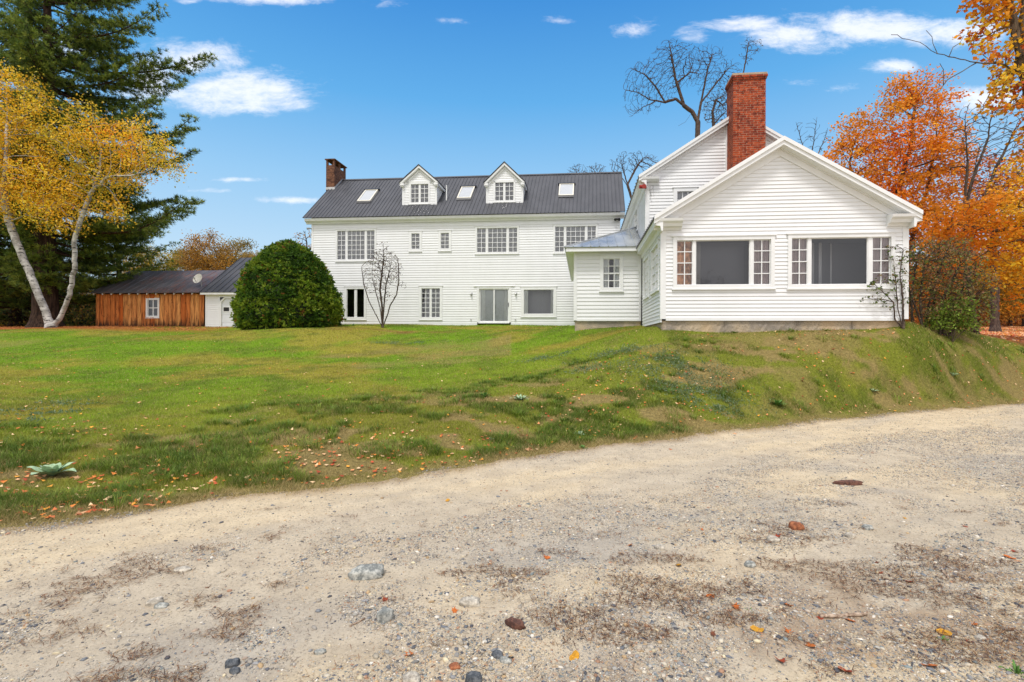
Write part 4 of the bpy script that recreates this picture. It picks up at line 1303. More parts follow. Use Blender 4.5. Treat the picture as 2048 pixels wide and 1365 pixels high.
    for j in range(nr):
        for k in range(ns): q.f.append((j * ns + k, j * ns + (k + 1) % ns, (j + 1) * ns + (k + 1) % ns, (j + 1) * ns + k))
    q.build('reflector', M['dishw'], dish, smooth=True)
    q = MB(); q.tube([ctr - e2 * .34, ctr + ax * .36 - e2 * .12], .014, 6); q.tube([ctr + ax * .3 - e2 * .12, ctr + ax * .42 - e2 * .1], .035, 8); q.build('receiver_arm', M['grey'], dish)


garage_and_shed()

# ------------------------------------------------------------------ trees and plants
def rdir(n, g=RNG):
    v = g.normal(size=(n, 3)); return v / np.linalg.norm(v, axis=1)[:, None]


def pal(colors, n, g=RNG, jit=.12):
    c = lin(np.array(colors))[g.integers(0, len(colors), n)]
    return np.clip(c * (1 + g.normal(size=(n, 1)) * jit), 0, 1)


def leaf_cards(C, size, colr, g=RNG, width=.62, flat=0.0, sj=.35):
    """rhombic leaves folded a little on their midrib; returns V, F (tris), colours"""
    n = len(C)
    a = rdir(n, g); a[:, 2] = a[:, 2] * (1 - flat) - .15; a /= np.linalg.norm(a, axis=1)[:, None]
    b = np.cross(a, rdir(n, g)); b /= np.linalg.norm(b, axis=1)[:, None] + 1e-9
    nn = np.cross(a, b)
    s = (size * (1 + g.uniform(-sj, sj, n)))[:, None]
    V = np.stack([C - a * s * .5, C + b * s * width * .5 + nn * s * .12, C + a * s * .5, C - b * s * width * .5 + nn * s * .12], 1).reshape(-1, 3)
    i = np.arange(n)[:, None] * 4
    F = np.concatenate([i + [0, 1, 2], i + [0, 2, 3]], 0)
    return V, F, np.repeat(colr, 4, 0)


def tubes(P0, P1, R0, R1, sides):
    d = P1 - P0; L = np.linalg.norm(d, axis=1)[:, None] + 1e-9; d = d / L
    ref = np.where(np.abs(d[:, 2:3]) < .9, np.array([[0, 0, 1.]]), np.array([[1., 0, 0]]))
    a = np.cross(d, ref); a /= np.linalg.norm(a, axis=1)[:, None]; b = np.cross(d, a)
    t = np.arange(sides) * 2 * math.pi / sides
    ring = a[:, None] * np.cos(t)[None, :, None] + b[:, None] * np.sin(t)[None, :, None]
    V = np.concatenate([P0[:, None] + ring * R0[:, None, None], P1[:, None] + ring * R1[:, None, None]], 1).reshape(-1, 3)
    n = len(P0); base = np.arange(n)[:, None, None] * 2 * sides
    k = np.arange(sides); k2 = (k + 1) % sides
    q = np.stack([k, k2, sides + k2, sides + k], -1)[None]
    return V, (base + q).reshape(-1, 4)


def grow(trunks, A, step, kill, iters=90, wob=.15, infl=1e9, trop=0.0, g=RNG, mom=.75):
    """space colonisation: limbs grow from the trunk polylines towards the points A"""
    pos = []; par = []
    for tr in trunks:
        tr = [np.asarray(q, float) for q in tr]
        last = -1
        if pos:
            dd = [np.linalg.norm(tr[0] - q) for q in pos]; last = int(np.argmin(dd))
            if dd[last] > 1e-6: pass
        for i, p in enumerate(tr):
            if i == 0:
                if last < 0: pos.append(p); par.append(-1); last = len(pos) - 1
                continue
            q0 = tr[i - 1]; m = max(1, int(np.linalg.norm(p - q0) / step))
            for j in range(1, m + 1):
                pos.append(q0 + (p - q0) * j / m + (g.normal(size=3) * step * .06 if j < m else 0)); par.append(last); last = len(pos) - 1
    P = np.array(pos); A = A.copy(); PD = np.zeros_like(P)
    for i_, p_ in enumerate(par):
        if p_ >= 0: PD[i_] = (P[i_] - P[p_]) / (np.linalg.norm(P[i_] - P[p_]) + 1e-9)
    d = np.linalg.norm(A[:, None] - P[None], axis=2); near = d.argmin(1); dist = d.min(1)
    for it in range(iters):
        if len(A) == 0: break
        ok = dist < infl
        if not ok.any(): break
        dirs = np.zeros((len(P), 3)); v = A[ok] - P[near[ok]]; v /= np.linalg.norm(v, axis=1)[:, None] + 1e-9
        np.add.at(dirs, near[ok], v)
        src = np.unique(near[ok])
        D = dirs[src]; D /= np.linalg.norm(D, axis=1)[:, None] + 1e-9
        D = D + PD[src] * mom + g.normal(size=D.shape) * wob + np.array([0, 0, trop]); D /= np.linalg.norm(D, axis=1)[:, None]
        NP = P[src] + D * step
        n0 = len(P); P = np.concatenate([P, NP]); PD = np.concatenate([PD, D]); par += list(src)
        dn = np.linalg.norm(A[:, None] - NP[None], axis=2); j = dn.argmin(1); m = dn.min(1)
        better = m < dist; near = np.where(better, n0 + j, near); dist = np.minimum(dist, m)
        keep = dist > kill
        A, near, dist = A[keep], near[keep], dist[keep]
    return P, np.array(par)


def radii(P, par, tip, expo=2.3, base=None):
    n = len(P); acc = np.zeros(n); ch = np.zeros(n, int)
    for i in range(n - 1, 0, -1):
        if acc[i] == 0: acc[i] = tip ** expo
        if par[i] >= 0: acc[par[i]] += acc[i]; ch[par[i]] += 1
    if acc[0] == 0: acc[0] = tip ** expo
    r = acc ** (1 / expo); raw = r.copy()
    if base:
        k = base / r[0]
        r = r * (1 + (k - 1) * (r / r[0]) ** 1.2)
    return r, raw


def blob_pts(blobs, n, dens=1.0, g=RNG, shell=.0):
    """points in ellipsoids [(centre, (rx, ry, rz), weight)]"""
    w = np.array([b[1][0] * b[1][1] * b[1][2] * (b[2] if len(b) > 2 else 1) for b in blobs]) ** .75; w /= w.sum()
    out = []
    for b, k in zip(blobs, g.multinomial(n, w)):
        v = rdir(k, g) * (g.uniform(shell, 1, (k, 1)) ** (1 / 3.)); out.append(np.asarray(b[0]) + v * np.asarray(b[1]))
    return np.concatenate(out)


def tree(name, label, cat, base, trunks, blobs, n_att, step, kill, tip, rbase, bark, leaf=None, group=None, crown_name='crown', seed=1, iters=90, wob=.15, thick=.05, trop=0.0, sparse_tips=True, expo=2.3):
    g = np.random.default_rng(seed)
    root = empty(name, base, label, cat, group)
    A = blob_pts(blobs, n_att, g=g)
    P, par = grow(trunks, A, step, kill, iters, wob, trop=trop, g=g)
    r, raw = radii(P, par, tip, base=rbase, expo=expo)
    i = np.arange(1, len(P)); i = i[par[i] >= 0]
    rp = np.minimum(r[par[i]], np.maximum(r[i] * 1.45, r[i] + .004))
    big = r[i] > thick
    # root flare
    for nm, m, sd in (('trunk', big, 10), ('branches', ~big, 4)):
        if m.any():
            R0 = rp[m].copy(); k = i[m]
            if nm == 'trunk':
                hb = P[par[k]][:, 2] - P[0][2]; R0 = np.maximum(R0, r[par[k]] * .98 * (hb < 3)); R0 *= 1 + .5 * np.clip(1 - hb / 1.0, 0, 1) ** 2
            V, F = tubes(P[par[k]], P[k] + (P[k] - P[par[k]]) * .06, R0, r[k], sd)
            np_mesh(nm, V, F, M[bark], root, smooth=True)
    if leaf:
        # leaf: dict(n per tip, spread, size, colors, maxr)
        tips = np.where(raw < leaf.get('maxr', tip * 2.2))[0]
        tips = tips[tips > 2]
        if 'only' in leaf: tips = tips[leaf['only'](P[tips])]
        zc = leaf.get('keep', 1.0)
        tips = tips[g.random(len(tips)) < zc]
        npn = leaf['n']; C = np.repeat(P[tips], npn, 0)
        C = C + g.normal(size=C.shape) * leaf['spread'] * np.array([1, 1, leaf.get('vz', .8)])
        cl = pal(leaf['colors'], len(tips), g, .12)
        # neighbouring twigs share a hue
        q = fbm(P[tips][:, 0] * leaf.get('hs', .5) + 7, P[tips][:, 2] * leaf.get('hs', .5) + P[tips][:, 1] * .3, seed, 3)
        if 'colors2' in leaf:
            c2 = pal(leaf['colors2'], len(tips), g, .12); t = sst(q, leaf.get('q', .42), leaf.get('q', .42) + .16)[:, None]; cl = cl * (1 - t) + c2 * t
        cl = np.repeat(cl, npn, 0) * (1 + g.normal(size=(len(C), 1)) * .16)
        V, F, c = leaf_cards(C, leaf['size'], np.clip(cl, 0, 1), g, leaf.get('w', .62), leaf.get('flat', 0))
        np_mesh(crown_name, V, F, M['leaf'], root, colr=c)
    return root


def bl(px, py, Y, rx, rz, ry=None, w=1.0):
    """a lobe of crown: centre seen from the track at distance Y, radii in metres"""
    return (at(px, py, Y), (rx, ry or (rx + rz) / 2, rz), w)


YEL = [(244, 198, 50), (240, 186, 42), (248, 212, 78), (232, 178, 46)]
ORG = [(236, 150, 40), (240, 164, 46), (226, 134, 34)]
OLV = [(190, 172, 54), (168, 160, 50), (206, 180, 58)]
RED = [(230, 124, 34), (234, 138, 40), (222, 104, 34), (238, 150, 44)]


def birch():
    Y = 31.0; b = place(103, Y)
    root = tree('birch_tree', 'twin trunked white birch with golden leaves in front of the big pine', 'birch tree', b,
                [[b, at(88, 615, Y), at(62, 555, Y), at(35, 490, Y + .2), at(18, 445, Y + .3), at(6, 380, Y), at(12, 320, Y - .4), at(14, 240, Y)],
                 [b, at(118, 640, Y), at(140, 590, Y - .1), at(150, 530, Y - .2), at(149, 480, Y - .2), at(165, 430, Y - .3), at(186, 380, Y - .3), at(200, 340, Y)],
                 [at(186, 380, Y - .3), at(215, 354, Y - .5), at(262, 352, Y - .6), at(300, 340, Y - .4)],
                 [at(18, 445, Y + .3), at(50, 430, Y), at(88, 440, Y - .6)],
                 [at(6, 380, Y), at(-40, 330, Y), at(-60, 270, Y)]],
                [bl(20, 180, Y, 2.0, 1.6), bl(75, 235, Y, 1.5, 1.5), bl(10, 290, Y, 2.2, 2.4), bl(70, 360, Y, 2.4, 1.9), bl(-60, 300, Y, 2.4, 4), bl(95, 425, Y - .3, 2.0, 1.2), bl(20, 400, Y, 1.8, 1.6),
                 bl(165, 240, Y, 1.1, 1.2), bl(150, 300, Y, 2.3, 1.5), bl(215, 290, Y, 2.4, 1.4), bl(270, 275, Y, 1.6, 1.3), bl(310, 320, Y, 1.7, 1.2), bl(335, 335, Y, .9, .8), bl(230, 350, Y, 2.2, 1.2), bl(180, 400, Y, 1.9, 1.3), bl(235, 420, Y, 1.2, .9), bl(130, 440, Y - .4, 1.3, 1.0), bl(120, 370, Y, 2.0, 1.6), bl(150, 460, Y - .4, .5, .5)],
                1700, .30, .37, .009, .27, 'bark_birch',
                dict(n=20, spread=.28, size=.13, q=.46, colors=YEL + YEL + YEL + ORG[:1], colors2=OLV + YEL, maxr=.018, hs=.35, vz=.9), seed=5, thick=.055)
    return root


def needle_tufts(C, D, n, L, w, cols, g):
    """C centres, D outward direction; n needles each fan forward and up"""
    k = len(C)
    c = np.repeat(C, n, 0); d = np.repeat(D, n, 0) * .7 + rdir(k * n, g) * .8 + np.array([0, 0, .28])
    d /= np.linalg.norm(d, axis=1)[:, None]
    s = np.cross(d, rdir(k * n, g)); s /= np.linalg.norm(s, axis=1)[:, None]
    l = (L * g.uniform(.6, 1.15, k * n))[:, None]
    V = np.stack([c - s * w / 2, c + s * w / 2, c + d * l + s * w * .3, c + d * l - s * w * .3], 1).reshape(-1, 3)
    i = np.arange(k * n)[:, None] * 4
    col = np.repeat(pal(cols, k, g, .15), n * 4, 0)
    return V, np.concatenate([i + [0, 1, 2], i + [0, 2, 3]], 0), col


def pine(label, base, H, zlow, rad, r0, seed, lean=(0, 0), per=5, dz=.75, cols=None, group='white pines at the left', dens=1.0, tl=.27, sides=None):
    g = np.random.default_rng(seed)
    cols = cols or [(104, 124, 48), (84, 104, 42), (124, 138, 54), (66, 84, 38), (140, 150, 64)]
    root = empty('pine_tree', base, label, 'pine tree', group)
    tp = []
    nz = int(H / .6)
    for i in range(nz + 1):
        t = i / nz; tp.append(base + np.array([lean[0] * t + .12 * math.sin(t * 9 + seed), lean[1] * t, H * t - .15]))
    tp = np.array(tp); tr = r0 * (1 - np.linspace(0, 1, nz + 1) ** .9 * .96)
    tr = tr * (1 + .55 * np.clip(1 - np.arange(nz + 1) * .6 / 1.4, 0, 1) ** 2)
    V, F = tubes(tp[:-1], tp[1:], tr[:-1], tr[1:], 14); np_mesh('trunk', V, F, M['bark_pine'], root, smooth=True)
    S0 = []; S1 = []; R0 = []; R1 = []; TC = []; TD = []
    z = zlow
    ga = g.uniform(0, 6)
    while z < H - .3:
        t = z / H; p0 = base + np.array([lean[0] * t + .12 * math.sin(t * 9 + seed), lean[1] * t, z])
        nb = per if z < H * .8 else 4
        for b in range(nb):
            ga += 2 * math.pi / nb + g.uniform(-.5, .5)
            L = rad(z, ga) * g.uniform(.6, 1.12)
            if L < .25: continue
            if g.random() < .16: continue
            el = .02 + .55 * t ** 2 + g.uniform(-.12, .12)
            dr = np.array([math.cos(ga), math.sin(ga), 0])
            m = max(4, int(L / .5)); pts = [p0]
            for i in range(1, m + 1):
                s = i / m
                up = el * L * s + (-.16 * L * math.sin(s * math.pi) * (1 - t)) + .10 * L * s ** 3
                side = np.array([-dr[1], dr[0], 0]) * math.sin(s * 3 + ga * 5) * .05 * L
                pts.append(p0 + dr * L * s * .98 + side + np.array([0, 0, up]))
            pts = np.array(pts); br = (.018 + .012 * L) * (1 - np.linspace(0, 1, m + 1) * .85)
            S0 += list(pts[:-1]); S1 += list(pts[1:]); R0 += list(br[:-1]); R1 += list(br[1:])
            # side shoots in a flat spray
            ns = int(L * 3.6 * dens) + 3
            for j in range(ns):
                s = .22 + .78 * (j + g.random()) / ns
                q = s * m; a = int(min(q, m - 1)); pb = pts[a] + (pts[a + 1] - pts[a]) * (q - a)
                sg = 1 if j % 2 else -1
                sl = (.22 * L * (1.15 - s) + .35) * g.uniform(.6, 1.25)
                sd = dr * g.uniform(.5, .9) + np.array([-dr[1], dr[0], 0]) * sg * g.uniform(.5, 1) + np.array([0, 0, g.uniform(-.05, .3)])
                sd /= np.linalg.norm(sd); pe = pb + sd * sl
                S0.append(pb); S1.append(pe); R0.append(.014); R1.append(.006)
                nt = max(3, int(sl / .17 * dens))
                for u in np.linspace(.25, 1.0, nt):
                    TC.append(pb + sd * sl * u + g.normal(size=3) * np.array([.10, .10, .05])); TD.append(sd)
        z += dz * g.uniform(.75, 1.25)
    V, F = tubes(np.array(S0), np.array(S1), np.array(R0), np.array(R1), 4); np_mesh('branches', V, F, M['bark_pine'], root)
    TC, TD = np.array(TC), np.array(TD)
    V, F, c = needle_tufts(TC, TD, 15, tl, .030, cols, g)
    np_mesh('crown', V, F, M['needle'], root, colr=c)
    return root


def pines():
    # crown reach follows the outline of the trees against the sky
    def radA(z, a):
        prof = np.interp(z, [2, 4, 6, 8, 10, 12, 14, 16, 18, 20, 22, 24, 27, 31], [4.5, 7.5, 9.8, 11.8, 11.2, 9.6, 11.6, 10.2, 10.3, 9.4, 9.2, 8.2, 4.6, .5])
        return prof * (.72 + .28 * math.cos(a)) * (1 if math.sin(a) > -.15 else .45) * (.86 + .14 * math.sin(3 * a + z * 1.7))
    b = place(92, 35.0)
    pine('huge dark pine whose thick trunk stands just behind the white birch', b, 31, 2.6, radA, .78, 3, per=6, dz=.60, dens=1.3)
    b = place(-60, 38.0)
    pine('tall pine at the left edge behind the birch', b, 29, 2.2, lambda z, a: np.interp(z, [2, 6, 14, 22, 29], [5.4, 6.8, 6.4, 4.6, .4]) * (1 if math.sin(a) > -.3 else .6), .5, 8, per=6, dz=.62, dens=1.0)
    b = place(30, 44.0)
    pine('dark pine filling the gap low behind the birch trunks', b, 18, 1.2, lambda z, a: np.interp(z, [1, 5, 10, 18], [6.2, 6.4, 4.8, .4]), .4, 13, per=6, dz=.7, dens=.9)
    b = place(235, 47.0)
    pine('farther pine with lower boughs hanging behind the board shed', b, 14, 3.4, lambda z, a: np.interp(z, [3, 6, 10, 14], [4.2, 5.6, 3.6, .4]), .35, 17, per=5, dz=.8, dens=.8)


def yew():
    Y = 27.2; g = np.random.default_rng(21)
    b = place(580, Y)
    root = empty('round_evergreen_bush', b, 'big clipped dome of dense green yew between the garage and the long house', 'bush')
    w, h = 2.66, 4.6
    def surf(n):
        t = g.uniform(0, 2 * math.pi, n); u = g.uniform(-.02, 1, n)
        return t, u
    def shape(t, u, k=1.0):
        # u: height 0..1, profile widest low, domed above
        pr = np.interp(u, [-.05, 0, .08, .25, .42, .6, .75, .87, .95, 1.0], [.93, .96, 1.0, .985, .92, .80, .64, .45, .27, .0])
        lump = 1 + .085 * (fbm(np.cos(t) * 2 + u * 4 + 9, np.sin(t) * 2 + u * 3 + 9, 3, 3) - .5) * 2
        lump = lump + .11 * (fbm(np.cos(t) * 7 + u * 14 + 9, np.sin(t) * 7 + u * 9 + 9, 5, 2) - .5)
        r = pr * lump * k
        sh = .10 * np.sin(u * 2.2)
        return np.stack([b[0] + np.cos(t) * r * w - sh, b[1] + np.sin(t) * r * w * .92, b[2] + u * h * (1 + (k - 1) * .6) - .05], -1)
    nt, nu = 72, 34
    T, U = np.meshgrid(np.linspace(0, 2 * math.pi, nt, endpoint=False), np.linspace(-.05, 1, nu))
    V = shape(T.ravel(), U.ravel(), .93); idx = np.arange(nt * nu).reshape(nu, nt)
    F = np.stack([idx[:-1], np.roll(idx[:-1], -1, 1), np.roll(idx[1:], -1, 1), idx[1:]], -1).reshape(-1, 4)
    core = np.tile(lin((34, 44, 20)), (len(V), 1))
    np_mesh('inner_twigs', V, F, M['needle'], root, colr=core, smooth=True)  # solid core added to block light; inner shade is put in its dark colour
    N = 15000; t, u = surf(N)
    C = shape(t, u, 1.0); C0 = shape(t, u * .98, .6); D = C - C0; D /= np.linalg.norm(D, axis=1)[:, None] + 1e-9
    ph = fbm(t * 2.4, u * 9, 31, 3)
    C = C + D * (g.random((N, 1)) ** 8 * .18) - D * (g.random((N, 1)) ** 1.3 * .34) 
    n = 6
    c = np.repeat(C, n, 0); d = np.repeat(D, n, 0) * .55 + rdir(N * n, g) * .75 + np.array([0, 0, .25]); d /= np.linalg.norm(d, axis=1)[:, None]
    s = np.cross(d, rdir(N * n, g)); s /= np.linalg.norm(s, axis=1)[:, None]
    l = g.uniform(.06, .19, (N * n, 1)); ww = .034
    V = np.stack([c, c + d * l * .5 + s * ww, c + d * l, c + d * l * .5 - s * ww], 1).reshape(-1, 3)
    i = np.arange(N * n)[:, None] * 4; F = np.concatenate([i + [0, 1, 2], i + [0, 2, 3]], 0)
    hi = pal([(122, 144, 38), (102, 130, 34), (140, 154, 50)], N, g); lo = pal([(62, 92, 26), (50, 78, 24), (78, 108, 32)], N, g)
    tm = sst(ph + g.normal(size=N) * .10, .42, .6)[:, None]
    cl = lo * (1 - tm) + hi * tm
    br = (g.random(N) < .008 + .06 * sst(fbm(t * 3, u * 11, 44), .6, .7))[:, None]
    cl = np.where(br, lin((146, 98, 50)), cl)
    np_mesh('foliage', V, F, M['leaf'], root, colr=np.repeat(cl, n * 4, 0))


def shrubs():
    # bare shrub by the long house
    Y = 28.3; b = place(765, Y)
    A = at
    tree('bare_shrub', 'nearly leafless many stemmed shrub in front of the long house', 'shrub', b,
         [[b, A(764, 610, Y), A(760, 580, Y), A(764, 545, Y), A(768, 515, Y)], [b, A(752, 630, Y), A(738, 603, Y), A(727, 568, Y), A(723, 535, Y)],
          [b, A(775, 630, Y), A(780, 612, Y), A(793, 590, Y), A(798, 560, Y), A(796, 520, Y)], [b, A(768, 610, Y), A(772, 570, Y), A(782, 530, Y)], [b, A(760, 615, Y), A(753, 590, Y), A(746, 560, Y)]],
         [bl(765, 540, Y, 1.0, 1.2), bl(752, 560, Y, .7, .9), bl(780, 540, Y, .8, 1.0), bl(768, 515, Y, .6, .8), bl(803, 568, Y, .35, .3), bl(765, 590, Y, .5, .5)],
         1000, .085, .10, .0060, .07, 'bark_grey', dict(n=1, spread=.06, size=.08, colors=[(90, 70, 54), (120, 92, 70), (70, 56, 46)], maxr=.0065, keep=.6), seed=3, thick=.04, trop=.25)
    # shrub at the right corner, leafy and thin
    Y = 13.98; b = place(1806, Y)
    tree('leafy_corner_shrub', 'thin dark stemmed shrub with small green leaves against the right corner of the front wing', 'shrub', b,
         [[b, A(1790, 640, Y), A(1787, 605, Y), A(1766, 585, Y), A(1745, 566, Y - .1)], [b, A(1796, 620, Y), A(1792, 570, Y), A(1788, 530, Y)], [b, A(1806, 600, Y), A(1800, 550, Y), A(1806, 500, Y)], [A(1787, 605, Y), A(1770, 600, Y), A(1750, 598, Y)]],
         [bl(1752, 572, Y, .28, .18), bl(1748, 598, Y, .3, .14), bl(1768, 610, Y, .25, .12), bl(1800, 510, Y, .3, .35), bl(1792, 560, Y, .35, .35), bl(1775, 585, Y, .25, .2), bl(1808, 590, Y, .25, .3), bl(1790, 493, Y, .2, .1)],
         260, .075, .085, .0045, .03, 'bark_dark', dict(n=2, spread=.045, size=.075, colors=[(96, 116, 48), (112, 128, 60), (76, 92, 44), (132, 112, 62)], maxr=.0075, keep=.55, w=.7), seed=9, thick=.018)
    # big twiggy shrub to its right
    Y = 14.6; b = place(1880, Y)
    st = [[b + np.array([dx, dy, 0]), A(px1, py1, Y + dy), A(px2, py2, Y + dy * 2)] for dx, dy, px1, py1, px2, py2 in
          ((-.7, .1, 1822, 600, 1835, 510), (-.5, 0, 1840, 600, 1850, 520), (-.3, .2, 1860, 600, 1885, 520), (-.1, -.1, 1885, 600, 1920, 530), (.1, .1, 1905, 610, 1950, 540), (.3, 0, 1925, 620, 1970, 570), (-.6, -.2, 1815, 570, 1820, 505), (0, .3, 1870, 570, 1890, 510))]
    for q in st: q.insert(0, b)
    tree('twiggy_shrub', 'large tangled shrub of grey brown twigs right of the front wing', 'shrub', b, st,
         [bl(1845, 540, Y, .75, .8, .6), bl(1895, 545, Y, .9, .9, .7), bl(1940, 575, Y, .7, .75, .6), bl(1870, 600, Y, 1.1, .8, .7), bl(1925, 625, Y, .8, .5, .6), bl(1850, 500, Y, .5, .35, .4), bl(1900, 500, Y + .3, .6, .4, .4)],
         4600, .066, .075, .0046, .03, 'bark_grey', dict(n=3, spread=.06, size=.062, colors=[(124, 132, 62), (112, 116, 56), (152, 128, 80), (156, 108, 76)], colors2=[(148, 112, 80), (130, 104, 72), (118, 128, 58)], maxr=.006, keep=.75), seed=12, thick=.02, wob=.3)
    # low bright green bush in front of it
    Y = 14.3; b = place(1905, Y)
    tree('low_green_bush', 'low bush of bright green leaves at the foot of the tangled shrub', 'bush', b,
         [[b, A(1900, 640, Y), A(1890, 620, Y)], [b, A(1915, 640, Y), A(1925, 615, Y)], [b, A(1880, 650, Y)], [b, A(1935, 655, Y)]],
         [bl(1895, 632, Y, .45, .35), bl(1920, 620, Y, .4, .4), bl(1880, 648, Y, .4, .2), bl(1935, 650, Y, .4, .2)],
         380, .07, .08, .004, .014, 'bark_dark', dict(n=8, spread=.07, size=.06, colors=[(120, 144, 48), (100, 122, 42), (136, 156, 60)], maxr=.012), seed=14, thick=.02)


def maples():
    A = at
    g = np.random.default_rng(4)
    # the large orange maple behind the wing
    Y = 31.0; b = place(1795, Y)
    tree('orange_maple', 'tall orange and red maple rising behind the right end of the roof', 'maple tree', b,
         [[b, A(1795, 560, Y), A(1790, 480, Y), A(1792, 400, Y), A(1790, 330, Y)], [A(1795, 560, Y), A(1760, 470, Y), A(1725, 390, Y), A(1700, 330, Y)],
          [A(1795, 560, Y), A(1830, 460, Y), A(1855, 380, Y), A(1870, 300, Y), A(1875, 230, Y)], [A(1792, 400, Y), A(1820, 300, Y), A(1828, 220, Y)], [A(1790, 480, Y), A(1860, 430, Y), A(1910, 380, Y)]],
         [bl(1830, 190, Y, 1.7, 1.5), bl(1790, 180, Y, .9, .7), bl(1870, 230, Y, 1.5, 1.5), bl(1770, 260, Y, 2.0, 1.8), bl(1700, 250, Y, .9, .8), bl(1690, 320, Y, 1.5, 1.5), bl(1730, 380, Y, 2.2, 2.0), bl(1820, 330, Y, 2.8, 2.4), bl(1885, 330, Y, 1.7, 2.0),
          bl(1780, 450, Y, 2.8, 2.2), bl(1860, 440, Y, 2.5, 2.2), bl(1720, 290, Y, 1.4, 1.2), bl(1670, 300, Y, .7, .6), bl(1850, 540, Y, 2.5, 2), bl(1900, 280, Y, .9, 1.2)],
         2000, .34, .40, .010, .34, 'bark_dark',
         dict(n=24, spread=.30, size=.16, q=.60, colors=ORG + [(240, 172, 52), (222, 148, 42), (206, 130, 38)], colors2=RED + [(236, 140, 44)], maxr=.017, hs=.30, flat=.45, vz=.55), seed=31, thick=.07)
    # yellow maple nearer, overhanging from the right
    Y = 22.0; b = place(2150, Y)
    tree('yellow_maple', 'bright yellow and orange maple whose boughs overhang the leaf covered ground at the right edge', 'maple tree', b,
         [[b, A(2140, 560, Y), A(2120, 470, Y), A(2110, 380, Y), A(2110, 300, Y)], [A(2120, 500, Y), A(2050, 455, Y), A(1990, 462, Y), A(1930, 452, Y), A(1890, 440, Y)], [A(2120, 500, Y), A(2040, 480, Y), A(1985, 495, Y), A(1950, 520, Y)],
          [A(2140, 590, Y), A(2060, 575, Y), A(1995, 568, Y)], [A(2120, 470, Y), A(2060, 420, Y), A(2000, 400, Y)]],
         [bl(1900, 435, Y, 1.4, .8), bl(1880, 480, Y, .9, .6), bl(1960, 420, Y, 1.5, .7), bl(1950, 470, Y, 1.6, .9), bl(2020, 430, Y, 1.6, 1.0), bl(2020, 500, Y, 1.5, 1.2), bl(1990, 545, Y, .9, .7), bl(2040, 570, Y, .9, .7), bl(2080, 450, Y, 1.8, 2), bl(2030, 620, Y, .5, .35), bl(2120, 380, Y, 2.4, 2.4), bl(2180, 480, Y, 2, 2.4)],
         1300, .27, .32, .009, .28, 'bark_maple', dict(n=18, spread=.22, size=.15, colors=YEL + [(238, 176, 44)], colors2=ORG, maxr=.016, flat=.5, vz=.5, hs=.5), seed=37, thick=.05)
    # near maple at the top right, only one side of its crown in view
    Y = 17.0; b = place(2150, Y)
    b[1] = 17.6; b[2] = gz(b[0], b[1])
    tree('near_maple', 'near maple at the top right corner with a bare limb reaching left', 'maple tree', b,
         [[b, A(2130, 500, Y), A(2100, 300, Y), A(2062, 165, Y), A(2036, 90, Y), A(2022, 20, Y), A(2008, -60, Y), A(1990, -160, Y)], [A(2045, 115, Y), A(2044, 40, Y), A(2062, -40, Y), A(2075, -130, Y)],
          [A(2075, 190, Y), A(2048, 152, Y), A(2010, 130, Y - .2), A(1965, 127, Y - .5), A(1930, 120, Y - .7), A(1875, 108, Y - 1), A(1840, 85, Y - 1.2), A(1815, 79, Y - 1.4), A(1783, 70, Y - 1.6)],
          [A(1950, 128, Y - .5), A(1925, 143, Y - .7), A(1895, 160, Y - 1), A(1880, 182, Y - 1.1), A(1850, 200, Y - 1.4), A(1826, 214, Y - 1.5)],
          [A(1875, 108, Y - 1), A(1866, 88, Y - 1), A(1864, 74, Y - 1), A(1853, 62, Y - 1)], [A(1905, 113, Y - .9), A(1906, 95, Y - .9), A(1920, 86, Y - .9), A(1928, 72, Y - .8)], [A(1888, 165, Y - 1), A(1887, 140, Y - 1), A(1880, 128, Y - 1)]],
         [bl(1985, 20, Y, .55, .6, .6), bl(1975, 60, Y, .45, .5, .6), bl(1990, 105, Y, .6, .35, .6), bl(1960, -60, Y, 1.2, 1.0, 1), bl(2045, 60, Y, .5, 1.0), bl(2040, 200, Y, 1.0, .55, .8), bl(2000, 225, Y, .45, .3, .5), bl(1980, 15, Y + .8, .5, .5), bl(2090, 120, Y, 1.2, 1.8), bl(2060, -80, Y, 2, 1.5), bl(2140, 250, Y, 1.5, 1.5), bl(2005, 170, Y, .35, .2, .4)],
         560, .22, .26, .009, .34, 'bark_maple', dict(n=11, spread=.17, size=.15, only=lambda p: (p[:, 0] > at(1938, 100, 17)[0]) | ((g.random(len(p)) < .03)), colors=ORG + [(214, 124, 44), (224, 160, 56)], colors2=YEL + [(200, 96, 40)], maxr=.017, flat=.35, vz=.7, w=.8), seed=41, thick=.045)
    # bare grey tree leaning in at the right
    Y = 27.0; b = place(1950, Y)
    A2 = A
    tree('bare_grey_tree', 'leafless tree with long straight rising twigs right of the orange maple', 'tree', b,
         [[b, A(1935, 540, Y), A(1928, 430, Y), A(1945, 360, Y), A(1960, 290, Y)], [A(1935, 540, Y), A(1950, 440, Y), A(1990, 340, Y), A(2030, 260, Y)], [A(1928, 430, Y), A(1935, 330, Y), A(1930, 240, Y)], [A(1950, 440, Y), A(2010, 370, Y), A(2060, 320, Y)], [A(1945, 360, Y), A(1975, 280, Y), A(1985, 220, Y)]],
         [bl(1950, 290, Y, 1.4, 2.2), bl(2010, 280, Y, 1.6, 2.2), bl(2050, 340, Y, 1.5, 1.6), bl(1970, 370, Y, 1.5, 1.5), bl(1940, 235, Y, .8, .9), bl(2040, 250, Y, .9, 1.2)],
         1500, .2, .32, .009, .16, 'bark_grey', None, seed=43, thick=.05, trop=.15, wob=.1, expo=3, iters=34)
    # red maple farther back
    Y = 42.0; b = place(1990, Y)
